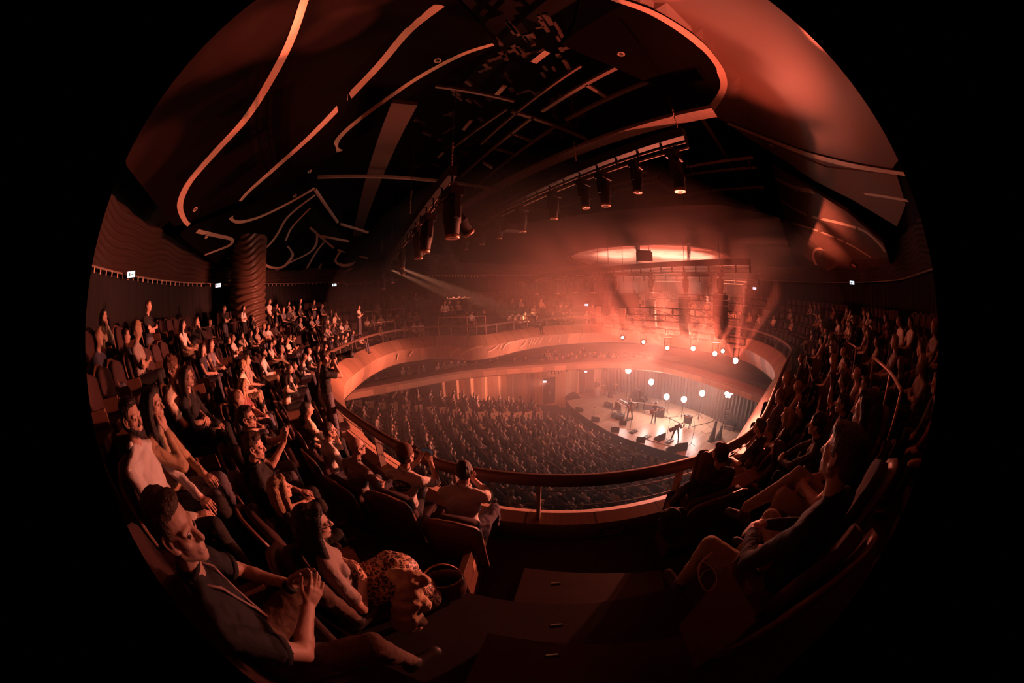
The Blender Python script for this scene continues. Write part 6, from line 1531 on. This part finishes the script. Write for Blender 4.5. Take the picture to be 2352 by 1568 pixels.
nright = 0; PLACEDR = []
for k in range(KMAX):
    for ii, (p, kk, rz) in enumerate(PLACED):
        if kk == k and abs(off(p.x, p.y)-(1.4+k)) < .9: put_seat(V((p.x, p.y, floor_k(k))), rz, SEATL.get(ii, f'theatre seat under one of the nearest people, {ORD[k]} row {zone(p)}'), f'occupied balcony seats {zone(p)}')
    # fill along the row
    ph = -pi
    while ph < pi:
        p = at_off(ph, 1.42+k, floor_k(k)); step = .56/max(1, (p-V((CX,CYY,p.z))).length)
        D = hypot(p.x, p.y); ok = p.y > (-.6 if abs(p.x) < 8 else -1.5)
        ok = ok and all(hypot(p.x-q.x, p.y-q.y) > .55 for q, kk, _ in PLACED if kk in (k, k-1, k+1) or True)
        for ap, wdt in AISLES:
            a = at_off(ap, 1.4+k); ok = ok and hypot(p.x-a.x, p.y-a.y) > wdt/2+.3
        for ap in EXTRA_AISLES:
            a = at_off(ap, 1.4+k); ok = ok and hypot(p.x-a.x, p.y-a.y) > .75
        ok = ok and hypot(p.x, p.y) > .75
        if ok:
            if zone(p) == 'on the dark right' and D > 3.2 and 1 <= k <= 4 and rnd.random() < .5 and clear_of(p, .5) and nright < 46:
                v = rnd.choice(MIDV); nright += 1; o_ = bpy.data.objects.new('person', v['mesh']); link(o_); o_.location = p; o_.rotation_euler = (0,0,row_dir(ph)); PLACEDR.append(p)
                tag(o_, f"{HAIRN[v['spec']['hair']]} spectator in {v['pal'][0]} among the shadows, {ORD[k]} row on the dark right", 'person', 'seated spectators on the dark right')
            if D < 11: put_seat(p, row_dir(ph), f'empty dark theatre seat in the {ORD[k]} row {zone(p)}', f'empty balcony seats {zone(p)}')
            else: STUFFSEATS.append((p, row_dir(ph)))
        ph += step
# far side spectators: individuals of a low density mesh
LOWV = []
for i, s in enumerate(VSPEC[:6]):
    h = make_human('far_sitter', voxel=.04, child_hair=False, sleeve='long' if i % 3 else 'short', **dict(s, arms=('lap','clasp','lap','belly','clasp','lap')[i]))
    for j in range(4):
        p = [('charcoal','black','black'),('black','black','brown'),('grey','black','brown'),('tan','black','black')][j]
        if j == 3 and i % 2: continue
        LOWV.append(dict(h, mesh=recolour(h['mesh'], mats_of(1 if j == 1 else 0, *p)), spec=s, pal=p))
def lowp(pos, rz, label, group):
    v = rnd.choice(LOWV); label = label.replace('@', HAIRN[v['spec']['hair']]).replace('#', v['pal'][0]); o_ = bpy.data.objects.new('person', v['mesh']); link(o_); o_.location = pos; o_.rotation_euler = (0,0,rz); o_.scale = (rnd.uniform(.95,1.06),)*3
    tag(o_, label, 'person', group); return o_
CROWD = []   # (pos, rz) of the anonymous rest
for x, y in FAR:
    b = solve(x, y, 1.27)
    if b and b[0] < 3: p = b[1]; f = facing(p.x, p.y); CROWD.append((V((p.x,p.y,floor_k(b[2]))), atan2(f.y,f.x)-pi/2))
# lower balcony
LB = [(285,510),(350,480),(395,455),(545,445),(595,440),(665,435),(695,430),(790,415),(845,410),(885,400),(950,395),(995,395),(1070,390),(1180,380),(1230,375),(1350,375),(1425,365),(1560,345),(1590,320),(1610,345),(1640,320),(1680,345),(1700,365),(1740,350),(1770,340),(1800,360),(1830,330),(1860,350),(1610,380),(1660,375),(1850,300)]
for X, Y in LB+[(1900+i*34, 345+rnd.uniform(-14,14)) for i in range(14)]:
    p = P(750+.3188*X, 700+.3188*Y, -4.92); CROWD.append((V((p.x,p.y,-6.15)), atan2(CYY-8-p.y+8, CX+4-p.x)-pi/2))
# --- stalls ---
SE = [(430,715),(545,730),(655,720),(757,750),(857,755),(957,768),(1060,780),(1155,785),(1243,790),(1330,790),(1408,790),(1480,785),(1560,785)]
SWL = [(425,620),(530,600),(635,600),(730,600),(825,610),(915,610),(1010,610),(1080,615),(1170,640),(1240,640),(1320,650),(1400,655),(1480,665)]
STALL = []
NTH = 'first second third fourth fifth sixth seventh eighth ninth tenth eleventh twelfth thirteenth fourteenth fifteenth sixteenth seventeenth eighteenth nineteenth twentieth'.split()
seatstall = MB()
endm = mat('row end panel veneer', (.5,.3,.2), .4, noise=.15)
for j in range(-1, 19):
    r = R0+.95*j; z = pz(max(0, j))
    i = 12-j
    def thof(q, zz): p = P(750+.3188*q[0], 700+.3188*q[1], zz); return atan2(PC.y-p.y, PC.x-p.x)
    if 0 <= i < 13: ta = thof(SE[i], z+.45); tw = thof(SWL[i], z+1.25)
    else: ta = radians(19.6-.12*j); tw = radians(15.5 if j < 13 else 14.2)
    ta = max(ta, radians(18)); a = ta-.25/r
    if j >= 0:
        e = prow(j, ta, z); t = thing('row_end_panel', f'pale aisle end panel of the {NTH[j]} stalls row from the stage', 'end panel', e, ta+pi/2, 'row end panels in the stalls')
        m = MB(); m.add([V(p) for p in ((-.02,-.28,0),(.02,-.28,0),(.02,.2,0),(-.02,.2,0),(-.02,-.36,.72),(.02,-.36,.72),(.02,.3,.66),(-.02,.3,.66))], [(0,3,2,1),(4,5,6,7),(0,1,5,4),(1,2,6,5),(2,3,7,6),(3,0,4,7)])
        t.rotation_euler = (0,0,ta+pi/2); m.build('panel', endm, t); m = MB(); m.box((-.03,-.06,.4),(.03,.06,.5)); m.build('number_plate', black, t)
        while a > tw:
            STALL.append((prow(j, a, z), atan2(PC.y-prow(j,a).y, PC.x-prow(j,a).x), j)); a -= .54/r
    a = ta+1.5/r; te = radians(39.5 if j < 12 else 36)
    while a < te:
        p = prow(j, a, z)
        STALL.append((p, atan2(PC.y-p.y, PC.x-p.x), j)); a += .54/r
STALL.sort(key=lambda q: q[0].length)
nind = 0; nss = 0
NST = max(40, 300-len([o for o in COL.objects if o.get('category') == 'person']))
NSE = 300-nseat
cnt_unseen = 0
for p, ang, j in STALL:
    rz = ang-pi/2; wallside = p.y > 22
    # only what the photograph can see past the near parapet counts as an individual
    occ = rnd.random() < (.8 if j < 14 else .62)
    dz = hypot(p.x, p.y); vis = (p.z+1.2)/dz > -1.0
    q = V((p.x, p.y, p.z))
    if occ:
        rr = rz+rnd.uniform(-.15,.15)
        if vis and nind < NST: lowp(q, rr, f'@ stalls spectator in #, {NTH[max(0, j)]} row from the stage', 'stalls spectators nearest below the railing'); nind += 1
        else: CROWD.append((q, rr))
    if vis and nss < NSE: t = bpy.data.objects.new('theatre_seat', seatL); link(t); t.location = q; t.rotation_euler = (0,0,rz); tag(t, f'dark stalls seat in the {NTH[max(0, j)]} row from the stage', 'seat', 'stalls seats nearest below the railing'); nss += 1
    else: STUFFSEATS.append((q, rz))
def mass(items, meshes, name, label, cat):
    """one object holding the anonymous rest"""
    vs, fi, mi, sm = [], [], [], []; mats = []
    base = 0; allv = []; allf = []; allm = []
    cache = {}
    for me in meshes:
        n = len(me.vertices); co = np.empty(n*3, np.float32); me.vertices.foreach_get('co', co)
        f = np.array([list(p.vertices)+([p.vertices[-1]] if len(p.vertices) == 3 else []) for p in me.polygons if len(p.vertices) in (3,4)], np.int64)
        mm = []
        for p in me.polygons:
            if len(p.vertices) in (3,4):
                m = me.materials[p.material_index]
                if m not in mats: mats.append(m)
                mm.append(mats.index(m))
        cache[me] = (co.reshape(-1,3), f, np.array(mm, np.int32))
    for p, rz in items:
        me = meshes[rnd.randrange(len(meshes))]; co, f, mm = cache[me]; c, s = cos(rz), sin(rz)
        R = np.array([[c,-s,0],[s,c,0],[0,0,1]], np.float32); allv.append(co@R.T+np.array(p, np.float32)); allf.append(f+base); allm.append(mm); base += len(co)
    v = np.concatenate(allv); f = np.concatenate(allf); m = np.concatenate(allm)
    me = bpy.data.meshes.new(name); tri = f[:,2] == f[:,3]
    faces = [tuple(r[:3]) if t else tuple(r) for r, t in zip(f.tolist(), tri)]
    me.from_pydata(v.tolist(), [], faces)
    for x in mats: me.materials.append(x)
    me.polygons.foreach_set('material_index', m); me.polygons.foreach_set('use_smooth', [True]*len(faces)); me.update()
    o = bpy.data.objects.new(name, me); link(o); tag(o, label, cat, None, 'stuff'); return o
mass(CROWD, [v['mesh'] for v in LOWV], 'seated_crowd', 'rest of the seated audience across the stalls and the far balconies', 'crowd')
seatM = MB(); 
def simple_seat():
    m = MB(); m.box((-.24,-.16,.40),(.24,.3,.5)); m.cur = 1; m.box((-.25,-.26,.2),(.25,-.19,.95)); m.box((-.28,-.2,0),(-.25,.2,.62)); return m.mesh('s', [upholst, upholst])
mass(STUFFSEATS, [simple_seat()], 'theatre_seats', 'rest of the theatre seats in the stalls and far balconies', 'seating')
print('PEOPLE', len([o for o in COL.objects if o.get('category') == 'person']), 'crowd', len(CROWD), 'seats', nseat+nss, 'stuffseats', len(STUFFSEATS), 'stall', len(STALL), 'placed', len(PLACED))
# handrails on the terraces
def handrail(pts, label, r=.022, posts=True, grp=None):
    t = thing('handrail', label, 'handrail', (0,0,0)); c = crom(pts, 5); m = MB(); m.tube(c, r, 8); m.build('rail', mat('handrail steel', (.75,.5,.4), .35, metal=.5), t, True)
    if posts:
        for p in pts: m = MB(); m.tube([V(p), V((p[0],p[1],Fo(off(p[0],p[1]))))], r*.8, 6); m.build('post', MATS['handrail steel'], t)
def hrp(L_, lab, r=.022, hh=.95):
    pts = []
    for x, y in L_:
        b = solve(x, y, hh)
        if b: pts.append(b[1])
    if len(pts) >= 2: handrail(pts, lab, r)
hrp([F_(1470,437),F_(1610,560),F_(1700,712)], 'curved handrail standing highest at the dark right side', .03)
hrp([F_(1250,308),F_(1325,350)], 'short bright handrail among the right side spectators'); hrp([F_(912,425),F_(945,560),F_(975,660)], 'slanting handrail by the right bend of the railing'); hrp([F_(1032,745),F_(1000,890)], 'thin forked handrail near the blond spectator on the right')
hrp([B_(1080,465),B_(1250,440),B_(1330,440)], 'thin handrail above the left rows before the far aisle'); hrp([C_(300,465),C_(325,395),C_(440,378),C_(640,358),C_(860,345)], 'bent handrail at the left end of the far side rows'); hrp([C_(470,540),C_(745,505)], 'short handrail in the middle rows of the far side'); hrp([C_(1330,465),C_(1720,455),C_(1970,440)], 'faint long handrail in the haze of the far rows')

# ---------------- stage haze ----------------
hz = bpy.data.materials.new('stage haze'); hz.use_nodes = True; nt = hz.node_tree; nt.nodes.remove(nt.nodes['Principled BSDF'])
vs_ = nt.nodes.new('ShaderNodeVolumeScatter'); vs_.inputs['Color'].default_value = (1,.93,.9,1); vs_.inputs['Density'].default_value = HAZE; vs_.inputs['Anisotropy'].default_value = .3
nt.links.new(vs_.outputs[0], nt.nodes['Material Output'].inputs['Volume'])
bm = bmesh.new(); bmesh.ops.create_icosphere(bm, subdivisions=5, radius=1)
for v in bm.verts: v.co = V((7.5+v.co.x*19, 18.5+v.co.y*13.5, -2+v.co.z*10.5))
me = bpy.data.meshes.new('haze'); bm.to_mesh(me); bm.free(); me.materials.append(hz)
o = bpy.data.objects.new('haze', me); link(o); tag(o, 'thin stage haze drifting over the stage and far seats, catching the light beams', 'haze', None, 'stuff')
